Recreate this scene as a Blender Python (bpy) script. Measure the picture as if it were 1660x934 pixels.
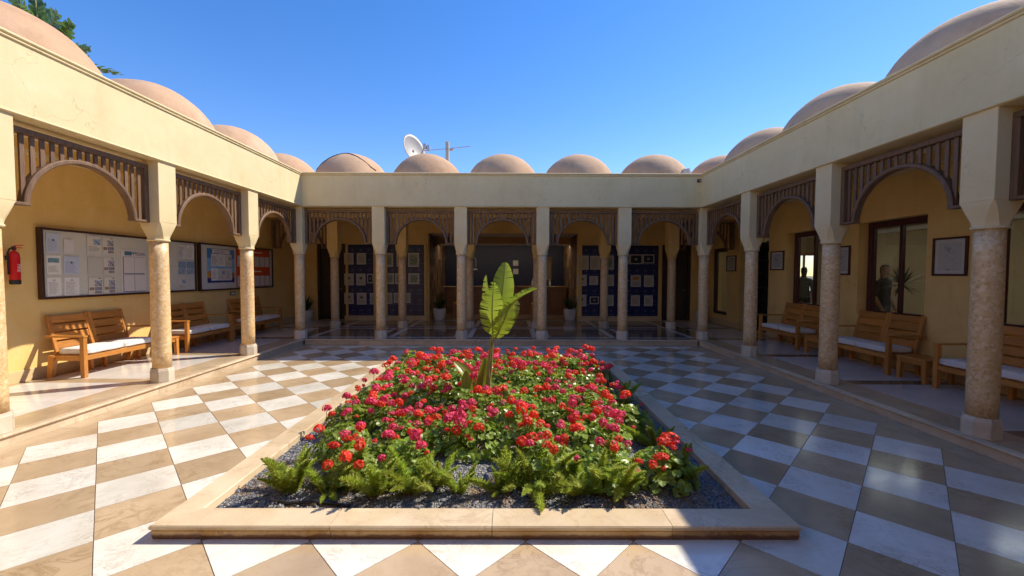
import bpy, bmesh, math, random
from mathutils import Vector, Matrix, noise as mnoise

random.seed(7)
D = bpy.data
for o in list(D.objects): D.objects.remove(o, do_unlink=True)
scene = bpy.context.scene
COL = scene.collection
R = math.radians

# ------------------------------------------------------------------ camera, sky, sun, exposure
cam_data = D.cameras.new('camera'); cam = D.objects.new('camera', cam_data); COL.objects.link(cam)
cam_data.sensor_width = 36.0
cam_data.lens = 36.0 * 657.6 / 1660.0
cam_data.clip_start = 0.05; cam_data.clip_end = 2000
_p, _y, _r = R(2.0921), R(.1733), R(.1824)
_F = Vector((math.sin(_y)*math.cos(_p), math.cos(_y)*math.cos(_p), -math.sin(_p)))
_R0 = Vector((math.cos(_y), -math.sin(_y), 0)); _U0 = _R0.cross(_F)
_Rr = _R0*math.cos(_r) + _U0*math.sin(_r); _Ur = _U0*math.cos(_r) - _R0*math.sin(_r)
mw = Matrix((_Rr, _Ur, -_F)).transposed().to_4x4(); mw.translation = Vector((.215, 0, 1.7))
cam.matrix_world = mw
scene.camera = cam

SUN_VEC = Vector((.838, .43, 1.0)).normalized()
world = D.worlds.new('World'); scene.world = world; world.use_nodes = True
wn = world.node_tree; wn.nodes.clear()
w_out = wn.nodes.new('ShaderNodeOutputWorld'); w_bg = wn.nodes.new('ShaderNodeBackground')
w_sky = wn.nodes.new('ShaderNodeTexSky'); w_sky.sky_type = 'NISHITA'; w_sky.sun_disc = False
w_sky.sun_elevation = math.asin(SUN_VEC.z); w_sky.sun_rotation = math.atan2(SUN_VEC.x, SUN_VEC.y)
w_sky.altitude = 0; w_sky.air_density = 1.0; w_sky.dust_density = 0.05; w_sky.ozone_density = 2.5
w_hs = wn.nodes.new('ShaderNodeHueSaturation'); w_hs.inputs['Saturation'].default_value = 1.33; w_hs.inputs['Hue'].default_value = .505
wn.links.new(w_sky.outputs[0], w_hs.inputs['Color']); w_tint = wn.nodes.new('ShaderNodeMix'); w_tint.data_type = 'RGBA'; w_tint.blend_type = 'MULTIPLY'; w_tint.inputs[0].default_value = 1.0
w_tint.inputs[7].default_value = (1.0, .82, .86, 1)          # even white balance of the whole sky
wn.links.new(w_hs.outputs[0], w_tint.inputs[6]); wn.links.new(w_tint.outputs[2], w_bg.inputs['Color'])
w_bg.inputs['Strength'].default_value = 0.070
wn.links.new(w_bg.outputs[0], w_out.inputs['Surface'])

sun_d = D.lights.new('sun', 'SUN'); sun_d.energy = 2.0; sun_d.angle = R(.53); sun_d.color = (.86, .79, .67)
sun = D.objects.new('sun', sun_d); COL.objects.link(sun)
sun.rotation_euler = SUN_VEC.to_track_quat('Z', 'Y').to_euler(); sun.location = (20, 12, 25)

vs = scene.view_settings
vs.view_transform = 'Standard'; vs.look = 'None'; vs.gamma = 1.0; vs.use_curve_mapping = False
vs.exposure = 1.93
scene.render.engine = 'CYCLES'
scene.cycles.max_bounces = 10; scene.cycles.diffuse_bounces = 8; scene.cycles.transparent_max_bounces = 12

# ------------------------------------------------------------------ node helpers / materials
class NT:
    def __init__(s, name):
        s.m = D.materials.new(name); s.m.use_nodes = True; s.t = s.m.node_tree
        s.b = s.t.nodes['Principled BSDF']; s.o = s.t.nodes['Material Output']
    def n(s, typ, **kw):
        nd = s.t.nodes.new('ShaderNode'+typ)
        for k, v in kw.items():
            if k.startswith('i_'): nd.inputs[k[2:].replace('_', ' ')].default_value = v
            else: setattr(nd, k, v)
        return nd
    def l(s, a, b): s.t.links.new(a, b); return b
    def set(s, **kw):
        for k, v in kw.items(): s.b.inputs[k.replace('_', ' ')].default_value = v
    def math(s, op, a, b=None, c=None):
        nd = s.n('Math', operation=op)
        for i, x in enumerate((a, b, c)):
            if x is None: continue
            if isinstance(x, (int, float)): nd.inputs[i].default_value = x
            else: s.l(x, nd.inputs[i])
        return nd.outputs[0]
    def mix(s, fac, a, b, blend='MIX'):
        nd = s.n('Mix', data_type='RGBA', blend_type=blend)
        for sock, x in ((nd.inputs[0], fac), (nd.inputs[6], a), (nd.inputs[7], b)):
            if isinstance(x, (int, float)): sock.default_value = x
            elif isinstance(x, tuple): sock.default_value = (*x, 1) if len(x) == 3 else x
            else: s.l(x, sock)
        return nd.outputs[2]
    def pos(s, rnd=0.0, scale=(1, 1, 1)):
        g = s.n('NewGeometry').outputs['Position']
        if rnd:
            oi = s.n('ObjectInfo').outputs['Random']
            v = s.n('CombineXYZ')
            s.l(s.math('MULTIPLY', oi, rnd), v.inputs[0]); s.l(s.math('MULTIPLY', oi, rnd*.73), v.inputs[1]); s.l(s.math('MULTIPLY', oi, rnd*1.31), v.inputs[2])
            a = s.n('VectorMath', operation='ADD'); s.l(g, a.inputs[0]); s.l(v.outputs[0], a.inputs[1]); g = a.outputs[0]
        if scale != (1, 1, 1):
            a = s.n('VectorMath', operation='MULTIPLY'); s.l(g, a.inputs[0]); a.inputs[1].default_value = scale; g = a.outputs[0]
        return g
    def noise(s, vec, scale, detail=4, rough=.55, dist=0.0):
        nd = s.n('TexNoise'); nd.inputs['Scale'].default_value = scale; nd.inputs['Detail'].default_value = detail
        nd.inputs['Roughness'].default_value = rough; nd.inputs['Distortion'].default_value = dist
        s.l(vec, nd.inputs['Vector']); return nd.outputs['Fac']
    def ramp(s, fac, stops, interp='LINEAR'):
        nd = s.n('ValToRGB'); cr = nd.color_ramp; cr.interpolation = interp
        while len(cr.elements) < len(stops): cr.elements.new(.5)
        for e, (p, c) in zip(cr.elements, stops):
            e.position = p; e.color = (*c, 1) if len(c) == 3 else c
        s.l(fac, nd.inputs[0]); return nd.outputs[0]
    def bump(s, h, strength=.2, dist=.01):
        nd = s.n('Bump'); nd.inputs['Strength'].default_value = strength; nd.inputs['Distance'].default_value = dist
        s.l(h, nd.inputs['Height']); s.l(nd.outputs[0], s.b.inputs['Normal'])
    def base(s, c): s.l(c, s.b.inputs['Base Color'])

def m_plain(name, c, rough=.5, metal=0.0, **kw):
    t = NT(name); t.set(Base_Color=(*c, 1), Roughness=rough, Metallic=metal, **kw); return t.m

def m_mottle(name, stops, scale, rough=.8, bump=.15, fine=60, spread=(.3, .7), rnd=0.0, dist=.006, detail=5):
    t = NT(name); p = t.pos(rnd)
    a = t.noise(p, scale, detail, .6, .4); b = t.noise(p, scale*5.3, 4, .6)
    f = t.math('ADD', t.math('MULTIPLY', a, .72), t.math('MULTIPLY', b, .28))
    k = len(stops)-1
    t.base(t.ramp(f, [(spread[0]+(spread[1]-spread[0])*i/k, c) for i, c in enumerate(stops)]))
    h = t.math('ADD', t.noise(p, fine, 3), t.math('MULTIPLY', t.noise(p, 9, 3), 1.5))
    t.bump(h, bump, dist); t.set(Roughness=rough); return t.m

PL_CREAM = m_mottle('plaster_cream', [(.64, .495, .255), (.70, .555, .30), (.73, .59, .33), (.76, .63, .38)], 1.3, .85, .22, 90, (.3, .72))
def weather(m, streak=.5, crack=.5, dark=(.40, .30, .16)):
    t = NT.__new__(NT); t.m = m; t.t = m.node_tree; t.b = t.t.nodes['Principled BSDF']; t.o = t.t.nodes['Material Output']
    src = t.b.inputs['Base Color'].links[0].from_socket
    p = t.pos(0, (5.0, 5.0, .45)); st = t.ramp(t.noise(p, 1.0, 5, .65), [(.52, (0, 0, 0)), (.78, (1, 1, 1))])
    c = t.mix(t.math('MULTIPLY', st, .35*streak), src, dark)
    big = t.ramp(t.noise(t.pos(), .55, 4, .6), [(.35, (0, 0, 0)), (.7, (1, 1, 1))]); c = t.mix(t.math('MULTIPLY', big, .22*streak), c, dark)
    vo = t.n('TexVoronoi', feature='DISTANCE_TO_EDGE'); vo.inputs['Scale'].default_value = .9
    wv = t.n('VectorMath', operation='ADD'); nz = t.n('TexNoise'); nz.inputs['Scale'].default_value = 2.5; nz.inputs['Detail'].default_value = 5; t.l(t.pos(), nz.inputs['Vector'])
    t.l(t.pos(), wv.inputs[0]); t.l(nz.outputs['Color'], wv.inputs[1]); t.l(wv.outputs[0], vo.inputs['Vector'])
    ck = t.math('LESS_THAN', vo.outputs['Distance'], .0035); mk = t.ramp(t.noise(t.pos(), .8, 2), [(.5, (0, 0, 0)), (.62, (1, 1, 1))])
    c = t.mix(t.math('MULTIPLY', t.math('MULTIPLY', ck, mk), crack), c, dark)
    t.base(c); return m
weather(PL_CREAM)
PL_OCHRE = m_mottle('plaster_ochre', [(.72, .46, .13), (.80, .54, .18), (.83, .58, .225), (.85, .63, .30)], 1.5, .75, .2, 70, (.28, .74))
PL_SKIRT = m_mottle('plaster_skirting', [(.56, .40, .19), (.68, .52, .30)], 2.2, .6, .15, 60)
PL_DOME = m_mottle('dome_render', [(.46, .275, .15), (.55, .34, .195), (.60, .39, .235), (.66, .455, .295)], 1.1, .9, .35, 45, (.3, .72), 20.0, .01)
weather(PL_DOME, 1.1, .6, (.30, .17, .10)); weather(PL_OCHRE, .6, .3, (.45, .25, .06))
CEIL = m_mottle('ceiling_paint', [(.82, .71, .50), (.87, .77, .57)], 1.5, .85, .1)
SOFFIT = m_plain('white_ceiling', (.6, .58, .54), .8)

def m_marble(name, lo, hi, vein, rough, vscale=2.2, rnd=40.0, vamt=.55, stretch=(1, 1, 1), fine=None, drift=.1):
    t = NT(name); p = t.pos(rnd, stretch)
    a = t.noise(p, 1.7, 5, .6, .6)
    c = t.ramp(a, [(.3, lo), (.7, hi)])
    v = t.noise(p, vscale, 7, .62, 1.6)
    va = t.math('ABSOLUTE', t.math('SUBTRACT', v, .5))
    f = t.ramp(va, [(.0, (1, 1, 1)), (.018, (.5, .5, .5)), (.05, (0, 0, 0))])
    msk = t.noise(p, vscale*.6, 3); msk = t.ramp(msk, [(.42, (0, 0, 0)), (.68, (1, 1, 1))])
    fac = t.math('MULTIPLY', t.math('MULTIPLY', f, msk), vamt)
    c = t.mix(fac, c, vein)
    if fine:
        s_ = t.noise(p, 46, 2, .6); s_ = t.ramp(s_, [(.62, (0, 0, 0)), (.72, (1, 1, 1))])
        c = t.mix(t.math('MULTIPLY', s_, .3), c, fine)
    oi = t.n('ObjectInfo').outputs['Random']
    hv = t.n('HueSaturation'); t.l(t.math('ADD', t.math('MULTIPLY', oi, drift*2), 1-drift), hv.inputs['Value']); t.l(c, hv.inputs['Color'])
    gr = t.ramp(t.noise(t.pos(), 1.3, 6, .68, .6), [(.30, (.80, .77, .72)), (.52, (1, 1, 1))])
    t.base(t.mix(.8, hv.outputs[0], gr, 'MULTIPLY'))
    rr = t.math('ADD', t.math('MULTIPLY', t.noise(t.pos(), 2.2, 5, .65), .22), rough-.10); t.l(rr, t.b.inputs['Roughness'])
    t.bump(t.noise(t.pos(), 3.0, 2), .03, .004)
    t.set(IOR=1.5); return t.m

TILE_WHITE = m_marble('tile_white_marble', (.70, .65, .55), (.82, .785, .70), (.42, .36, .27), .15, 7.0, 60, .75, fine=(.56, .49, .38), drift=.11)
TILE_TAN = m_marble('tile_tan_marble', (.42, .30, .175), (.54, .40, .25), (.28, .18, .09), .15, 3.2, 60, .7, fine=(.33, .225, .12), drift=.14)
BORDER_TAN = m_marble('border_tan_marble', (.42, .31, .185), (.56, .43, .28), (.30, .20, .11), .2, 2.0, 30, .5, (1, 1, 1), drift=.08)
KERB_STONE = m_marble('kerb_stone', (.54, .41, .27), (.70, .56, .40), (.36, .20, .10), .33, 2.6, 50, .7, fine=(.30, .18, .09), drift=.08)
FLOOR_WHITE = m_marble('arcade_white_marble', (.66, .62, .57), (.76, .73, .69), (.48, .43, .38), .13, 2.2, 60, .5, drift=.06)
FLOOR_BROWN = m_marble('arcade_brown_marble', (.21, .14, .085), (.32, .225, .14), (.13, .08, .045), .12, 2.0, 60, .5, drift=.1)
GROUT = m_plain('grout', (.16, .12, .08), .8)

def m_column():
    t = NT('column_breccia'); p = t.pos(25)
    vo = t.n('TexVoronoi'); vo.inputs['Scale'].default_value = 34
    d = t.n('VectorMath', operation='ADD'); nz = t.n('TexNoise'); nz.inputs['Scale'].default_value = 26; nz.inputs['Detail'].default_value = 3
    t.l(p, nz.inputs['Vector']); sc = t.n('VectorMath', operation='SCALE'); t.l(nz.outputs['Color'], sc.inputs[0]); sc.inputs['Scale'].default_value = .045
    t.l(p, d.inputs[0]); t.l(sc.outputs[0], d.inputs[1]); t.l(d.outputs[0], vo.inputs['Vector'])
    sep = t.n('SeparateColor'); t.l(vo.outputs['Color'], sep.inputs[0])
    c = t.ramp(sep.outputs[0], [(0, (.56, .32, .12)), (.3, (.66, .43, .19)), (.6, (.73, .51, .26)), (.82, (.78, .59, .34)), (1, (.82, .68, .47))])
    n2 = t.ramp(t.noise(p, 5, 5, .6), [(.35, (.63, .40, .17)), (.65, (.76, .56, .32))])
    c = t.mix(.45, c, n2)
    pits = t.ramp(t.noise(p, 40, 3, .6), [(.33, (1, 1, 1)), (.40, (0, 0, 0))])
    c = t.mix(t.math('MULTIPLY', pits, .5), c, (.30, .15, .06))
    t.base(c); t.set(Roughness=.42); t.bump(t.noise(p, 34, 4), .35, .006); return t.m
COLUMN = m_column()
COL_BASE = m_marble('column_base_stone', (.58, .48, .35), (.72, .63, .50), (.42, .32, .2), .4, 3, 30, .5)

def m_wood(name, lo, hi, axis=(1, 1, 9), scale=5, rough=.45, rnd=9.0, bump=.15):
    t = NT(name)
    tc = t.n('TexCoord').outputs['Object']
    oi = t.n('ObjectInfo').outputs['Random']; v = t.n('CombineXYZ')
    for i in range(3): t.l(t.math('MULTIPLY', oi, rnd*(1+i*.4)), v.inputs[i])
    a = t.n('VectorMath', operation='ADD'); t.l(tc, a.inputs[0]); t.l(v.outputs[0], a.inputs[1])
    mlt = t.n('VectorMath', operation='MULTIPLY'); t.l(a.outputs[0], mlt.inputs[0]); mlt.inputs[1].default_value = axis
    n1 = t.noise(mlt.outputs[0], scale, 6, .65, 1.2)
    c = t.ramp(n1, [(.3, lo), (.7, hi)])
    hv = t.n('HueSaturation'); t.l(t.math('ADD', t.math('MULTIPLY', oi, .3), .85), hv.inputs['Value']); t.l(c, hv.inputs['Color'])
    t.base(hv.outputs[0]); t.set(Roughness=rough); t.bump(n1, bump, .004); return t.m
WOOD_SCREEN = m_wood('weathered_brown_wood', (.11, .055, .026), (.20, .115, .06), (8, 8, 1), 4, .6, 9, .3)
TEAK = m_wood('oiled_teak', (.40, .15, .025), (.60, .26, .055), (1, 9, 9), 3.2, .42)
TEAK_V = m_wood('oiled_teak_upright', (.42, .16, .028), (.60, .26, .055), (9, 9, 1), 3.2, .42)
WOOD_RED = m_wood('mahogany_frame', (.05, .012, .012), (.10, .026, .022), (5, 5, 1), 4, .32)
WOOD_DARK = m_wood('dark_frame_wood', (.03, .012, .009), (.06, .024, .018), (5, 5, 1), 4, .4)
WOOD_DOOR = m_wood('dark_door_wood', (.035, .02, .013), (.065, .04, .026), (6, 6, 1), 3, .45)
WOOD_COUNTER = m_wood('counter_wood', (.22, .10, .03), (.34, .17, .06), (6, 6, 1), 3, .4)

def m_fabric(name, c):
    t = NT(name); p = t.pos(5)
    n_ = t.noise(p, 7, 4); t.base(t.ramp(n_, [(.3, tuple(x*.88 for x in c)), (.7, c)]))
    t.set(Roughness=.9); t.bump(t.math('ADD', t.noise(p, 300, 2), t.math('MULTIPLY', t.noise(p, 9, 3), 3)), .25, .01); return t.m
CUSHION = m_fabric('white_cushion_fabric', (.82, .79, .74))
WHITE_PAINT = m_plain('white_paint', (.75, .75, .73), .45)
POT_WHITE = m_mottle('white_pot_glaze', [(.55, .53, .5), (.68, .66, .62)], 4, .5, .1)
BLACK = m_plain('black_plastic', (.02, .02, .022), .4)
DARK_STEEL = m_plain('dark_steel', (.06, .06, .065), .45, .6)
STEEL = m_plain('galvanised_steel', (.45, .46, .47), .4, .8)
NAVY = m_mottle('navy_wall_paint', [(.008, .010, .035), (.012, .015, .05)], 2, .5, .05)
RED_PAINT = m_plain('red_enamel', (.62, .012, .018), .28)
SILVER = m_plain('silver_frame', (.62, .60, .56), .4, .2)

def m_glass():
    t = NT('window_glass'); t.t.nodes.remove(t.b)
    tr = t.n('BsdfTransparent'); tr.inputs[0].default_value = (.86, .9, .9, 1)
    gl = t.n('BsdfGlossy'); gl.inputs['Roughness'].default_value = .01; gl.inputs[0].default_value = (1, 1, 1, 1)
    ge = t.n('NewGeometry'); dt_ = t.n('VectorMath', operation='DOT_PRODUCT'); t.l(ge.outputs['Incoming'], dt_.inputs[0]); t.l(ge.outputs['Normal'], dt_.inputs[1])
    f = t.math('ADD', .05, t.math('MULTIPLY', .95, t.math('POWER', t.math('SUBTRACT', 1.0, t.math('ABSOLUTE', dt_.outputs['Value'])), 5.0)))
    mx = t.n('MixShader'); t.l(f, mx.inputs[0]); t.l(tr.outputs[0], mx.inputs[1]); t.l(gl.outputs[0], mx.inputs[2]); t.l(mx.outputs[0], t.o.inputs[0])
    return t.m
GLASS = m_glass()

def m_leaf(name, c1, c2, trans=.3, rough=.42, scale=8.0, vein=None):
    t = NT(name); p = t.pos(6)
    n_ = t.noise(p, scale, 3)
    oi = t.n('ObjectInfo').outputs['Random']
    c = t.ramp(n_, [(.3, c1), (.7, c2)])
    hv = t.n('HueSaturation'); t.l(t.math('ADD', t.math('MULTIPLY', oi, .36), .82), hv.inputs['Value'])
    t.l(t.math('ADD', t.math('MULTIPLY', oi, .03), .485), hv.inputs['Hue']); t.l(c, hv.inputs['Color'])
    t.base(hv.outputs[0]); t.set(Roughness=rough)
    tr = t.n('BsdfTranslucent'); br = t.mix(.55, hv.outputs[0], (.35, .5, .03)); t.l(br, tr.inputs[0])
    mx = t.n('MixShader'); mx.inputs[0].default_value = trans
    t.l(t.b.outputs[0], mx.inputs[1]); t.l(tr.outputs[0], mx.inputs[2]); t.l(mx.outputs[0], t.o.inputs[0]); return t.m
LEAF_GER = m_leaf('geranium_leaf', (.16, .25, .03), (.36, .45, .07), .45, .36)
LEAF_FERN = m_leaf('foxtail_needles', (.40, .46, .06), (.64, .68, .14), .5, .6)
LEAF_BIG = m_leaf('strelitzia_leaf', (.26, .32, .03), (.42, .47, .07), .42, .3, 3)
LEAF_DARK = m_leaf('dark_strap_leaf', (.012, .03, .01), (.03, .06, .018), .12, .4)
LEAF_PALM = m_leaf('palm_leaf', (.03, .10, .06), (.09, .19, .10), .3, .4)
STEM = m_plain('plant_stem', (.16, .2, .05), .5)
STALK = m_mottle('strelitzia_stalk', [(.20, .20, .05), (.34, .30, .10)], 9, .5, .1)
TRUNK = m_mottle('palm_trunk', [(.10, .07, .045), (.20, .15, .10)], 6, .9, .5)

def m_petal(name, c1, c2):
    t = NT(name); p = t.pos(3); n_ = t.noise(p, 30, 2); oi = t.n('ObjectInfo').outputs['Random']
    c = t.ramp(n_, [(.3, c1), (.7, c2)])
    hv = t.n('HueSaturation'); t.l(t.math('ADD', t.math('MULTIPLY', oi, .3), .85), hv.inputs['Value']); t.l(c, hv.inputs['Color'])
    t.base(hv.outputs[0]); t.set(Roughness=.6)
    tr = t.n('BsdfTranslucent'); t.l(hv.outputs[0], tr.inputs[0]); mx = t.n('MixShader'); mx.inputs[0].default_value = .3
    t.l(t.b.outputs[0], mx.inputs[1]); t.l(tr.outputs[0], mx.inputs[2]); t.l(mx.outputs[0], t.o.inputs[0]); return t.m
PETAL_PINK = m_petal('crimson_pink_petal', (.72, .02, .09), (.88, .09, .20))
PETAL_RED = m_petal('scarlet_petal', (.78, .025, .01), (.92, .085, .03))
def m_soil():
    t = NT('bed_soil'); p = t.pos(); vo = t.n('TexVoronoi'); vo.inputs['Scale'].default_value = 70; t.l(p, vo.inputs['Vector'])
    sep = t.n('SeparateColor'); t.l(vo.outputs['Color'], sep.inputs[0])
    g_ = t.ramp(sep.outputs[0], [(0, (.06, .062, .07)), (.5, (.15, .152, .16)), (.85, (.30, .295, .29)), (1, (.42, .36, .30))])
    b_ = t.ramp(t.noise(p, 30, 4, .7), [(.3, (.14, .09, .055)), (.7, (.34, .24, .16))])
    c = t.mix(t.ramp(t.noise(p, 2.6, 3), [(.46, (0, 0, 0)), (.56, (1, 1, 1))]), g_, b_)
    t.base(c); t.set(Roughness=.9); t.bump(t.math('ADD', vo.outputs['Distance'], t.noise(p, 60, 3)), .9, .02); return t.m
SOIL = m_soil()
def m_gravel():
    t = NT('slate_gravel'); vo = t.n('TexVoronoi'); vo.inputs['Scale'].default_value = 45; t.l(t.pos(), vo.inputs['Vector'])
    sep = t.n('SeparateColor'); t.l(vo.outputs['Color'], sep.inputs[0])
    t.base(t.ramp(sep.outputs[0], [(0, (.07, .075, .085)), (.45, (.15, .155, .17)), (.8, (.25, .25, .26)), (.93, (.30, .22, .16)), (1, (.42, .40, .37))]))
    t.set(Roughness=.75); return t.m
GRAVEL = m_gravel()

# ------------------------------------------------------------------ mesh helpers
class MB:
    """collects shapes into one mesh"""
    def __init__(s): s.v = []; s.f = []; s.mi = []; s.uv = None
    def add(s, vs, fs, mi=0):
        k = len(s.v); s.v += [tuple(x) for x in vs]; s.f += [tuple(i+k for i in f) for f in fs]; s.mi += [mi]*len(fs); return s
    def box(s, x0, x1, y0, y1, z0, z1, mi=0, ch=0.0, mat=None):
        if ch <= 0:
            vs = [(x, y, z) for z in (z0, z1) for y in (y0, y1) for x in (x0, x1)]
            fs = [(0, 2, 3, 1), (4, 5, 7, 6), (0, 1, 5, 4), (2, 6, 7, 3), (0, 4, 6, 2), (1, 3, 7, 5)]
        else:
            bm = bmesh.new(); bmesh.ops.create_cube(bm, size=1)
            for v in bm.verts: v.co = Vector(((x0+x1)/2+v.co.x*(x1-x0), (y0+y1)/2+v.co.y*(y1-y0), (z0+z1)/2+v.co.z*(z1-z0)))
            bmesh.ops.bevel(bm, geom=list(bm.edges), offset=ch, segments=1, affect='EDGES')
            bm.verts.index_update(); vs = [tuple(v.co) for v in bm.verts]; fs = [tuple(v.index for v in f.verts) for f in bm.faces]; bm.free()
        if mat: vs = [tuple(mat @ Vector(v)) for v in vs]
        return s.add(vs, fs, mi)
    def bar(s, a, b, w, d, mi=0, up=(0, 0, 1), taper=1.0):
        """square bar between two points"""
        a = Vector(a); b = Vector(b); ax = (b-a).normalized(); up = Vector(up)
        if abs(ax.dot(up)) > .98: up = Vector((0, 1, 0))
        x = ax.cross(up).normalized(); y = x.cross(ax)
        vs = []
        for p, k in ((a, 1), (b, taper)):
            for sx, sy in ((-1, -1), (1, -1), (1, 1), (-1, 1)): vs.append(p + x*sx*w/2*k + y*sy*d/2*k)
        return s.add(vs, [(3, 2, 1, 0), (4, 5, 6, 7), (0, 1, 5, 4), (1, 2, 6, 5), (2, 3, 7, 6), (3, 0, 4, 7)], mi)
    def tube(s, pts, rad, n=8, mi=0, cap=True):
        pts = [Vector(p) for p in pts]; rs = rad if isinstance(rad, (list, tuple)) else [rad]*len(pts)
        vs = []; prev = None
        for i, p in enumerate(pts):
            t = (pts[min(i+1, len(pts)-1)]-pts[max(i-1, 0)]).normalized()
            u = prev if prev is not None else (Vector((0, 0, 1)) if abs(t.z) < .9 else Vector((1, 0, 0)))
            x = t.cross(u).normalized(); u = x.cross(t).normalized(); prev = u
            for k in range(n):
                a = 2*math.pi*k/n; vs.append(p + (x*math.cos(a)+u*math.sin(a))*rs[i])
        fs = [(i*n+k, i*n+(k+1) % n, (i+1)*n+(k+1) % n, (i+1)*n+k) for i in range(len(pts)-1) for k in range(n)]
        if cap: fs += [tuple(reversed(range(n))), tuple((len(pts)-1)*n+k for k in range(n))]
        return s.add(vs, fs, mi)
    def lathe(s, prof, n=24, mi=0, cx=0, cy=0, caps=True):
        vs = []
        for r_, z in prof:
            for k in range(n):
                a = 2*math.pi*(k+.5)/n; vs.append((cx+r_*math.cos(a), cy+r_*math.sin(a), z))
        m = len(prof)
        fs = [(i*n+k, i*n+(k+1) % n, (i+1)*n+(k+1) % n, (i+1)*n+k) for i in range(m-1) for k in range(n)]
        if caps: fs += [tuple(reversed(range(n))), tuple((m-1)*n+k for k in range(n))]
        return s.add(vs, fs, mi)
    def prism(s, poly, z0, z1, mi=0):
        n = len(poly); vs = [(x, y, z0) for x, y in poly]+[(x, y, z1) for x, y in poly]
        return s.add(vs, [tuple(reversed(range(n))), tuple(range(n, 2*n))]+[(i, (i+1) % n, n+(i+1) % n, n+i) for i in range(n)], mi)
    def mesh(s, name, mats, smooth=False):
        me = D.meshes.new(name); me.from_pydata(s.v, [], s.f)
        for m in (mats if isinstance(mats, (list, tuple)) else [mats]): me.materials.append(m)
        if any(s.mi): me.polygons.foreach_set('material_index', s.mi)
        if smooth: me.polygons.foreach_set('use_smooth', [True]*len(me.polygons))
        me.update(); return me
    def build(s, name, mats, parent=None, smooth=False, loc=None, rot=None, world=True):
        return link(name, s.mesh(name, mats, smooth), parent, loc, rot, world)

def link(name, me, parent=None, loc=None, rot=None, world=True):
    """world=True: coordinates are world ones, whatever the parent; else local to the parent"""
    o = D.objects.new(name, me); COL.objects.link(o)
    if parent is not None:
        o.parent = parent
        if world: o.matrix_parent_inverse = wmat(parent).inverted()
    if loc is not None: o.location = loc
    if rot is not None: o.rotation_euler = rot
    return o
def wmat(o):
    m = Matrix.LocRotScale(o.location, o.rotation_euler, o.scale)
    return (wmat(o.parent) @ o.matrix_parent_inverse @ m) if o.parent else m
def thing(name, label, cat, loc=(0, 0, 0), rz=0.0, group=None):
    o = D.objects.new(name, None); COL.objects.link(o); o.location = loc; o.rotation_euler = (0, 0, rz); o.empty_display_size = .2
    return tag(o, label, cat, group)
def tag(o, label, cat, group=None, kind=None):
    o['label'] = label
    if cat: o['category'] = cat
    if group: o['group'] = group
    if kind: o['kind'] = kind
    return o
def structure(o): o['kind'] = 'structure'; return o
def copy_tree(o, parent=None):
    c = o.copy(); COL.objects.link(c)
    if parent is not None: c.parent = parent
    for ch in o.children: copy_tree(ch, c)
    return c
def auto_smooth(o, ang=40):
    me = o.data; me.polygons.foreach_set('use_smooth', [True]*len(me.polygons))
    try: me.set_sharp_from_angle(angle=R(ang))
    except Exception: pass
    return o

def holed_wall(axis, p0, p1, a0, a1, z0, z1, holes, mi=0):
    """wall slab: plane axis 'x' (thickness p0..p1 along x, runs along y) or 'y'; holes (a0,a1,z0,z1)"""
    mb = MB()
    A = sorted({a0, a1, *[h[0] for h in holes], *[h[1] for h in holes]}); A = [a for a in A if a0 <= a <= a1]
    Z = sorted({z0, z1, *[h[2] for h in holes], *[h[3] for h in holes]}); Z = [z for z in Z if z0 <= z <= z1]
    def solid(i, j):
        if i < 0 or j < 0 or i >= len(A)-1 or j >= len(Z)-1: return False
        ac = (A[i]+A[i+1])/2; zc = (Z[j]+Z[j+1])/2
        return not any(h[0] < ac < h[1] and h[2] < zc < h[3] for h in holes)
    def P(p, a, z): return (p, a, z) if axis == 'x' else (a, p, z)
    def quad(*q): mb.add(q, [(0, 1, 2, 3)])
    for i in range(len(A)-1):
        for j in range(len(Z)-1):
            if not solid(i, j): continue
            b0, b1, c0, c1 = A[i], A[i+1], Z[j], Z[j+1]
            quad(P(p0, b0, c0), P(p0, b1, c0), P(p0, b1, c1), P(p0, b0, c1)); quad(P(p1, b0, c0), P(p1, b0, c1), P(p1, b1, c1), P(p1, b1, c0))
            if not solid(i-1, j): quad(P(p0, b0, c0), P(p0, b0, c1), P(p1, b0, c1), P(p1, b0, c0))
            if not solid(i+1, j): quad(P(p0, b1, c0), P(p1, b1, c0), P(p1, b1, c1), P(p0, b1, c1))
            if not solid(i, j-1): quad(P(p0, b0, c0), P(p1, b0, c0), P(p1, b1, c0), P(p0, b1, c0))
            if not solid(i, j+1): quad(P(p0, b0, c1), P(p0, b1, c1), P(p1, b1, c1), P(p1, b0, c1))
    return mb

# ------------------------------------------------------------------ dimensions (metres, camera foot at x=.215 y=0)
XR, YR = 4.679, 9.557            # face of the kerb on the two sides / at the back
XC, YC = 4.829, 9.707            # column lines
S = 2*XC/5                       # bay
FZ = .125                        # arcade floor
ZB, ZT = 3.247, 4.035            # underside and top of the fascia
XW, YI, YW = 6.75, YC+S, 13.5    # side wall, inner column row, back wall
XF, YF = 4.668, 9.546            # fascia faces
CZ = 3.62                        # arcade ceiling
ROWS = [YC-k*S for k in range(5)]
XS = [-XC+k*S for k in range(6)]
YFRONT = -.35

# ------------------------------------------------------------------ ground, courtyard floor
g = MB().add([(-400, -400, -.35), (400, -400, -.35), (400, 400, -.35), (-400, 400, -.35)], [(0, 1, 2, 3)]).build('ground', m_mottle('dry_ground', [(.30, .23, .15), (.40, .32, .22)], .5, .95, .3))
structure(g)
cf = structure(MB().box(-XR-.3, XR+.3, YFRONT-2.2, YR+.3, -.3, -.006).build('courtyard_floor', GROUT))
cf['label'] = 'chequered polished marble courtyard floor round the planter'

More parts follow.
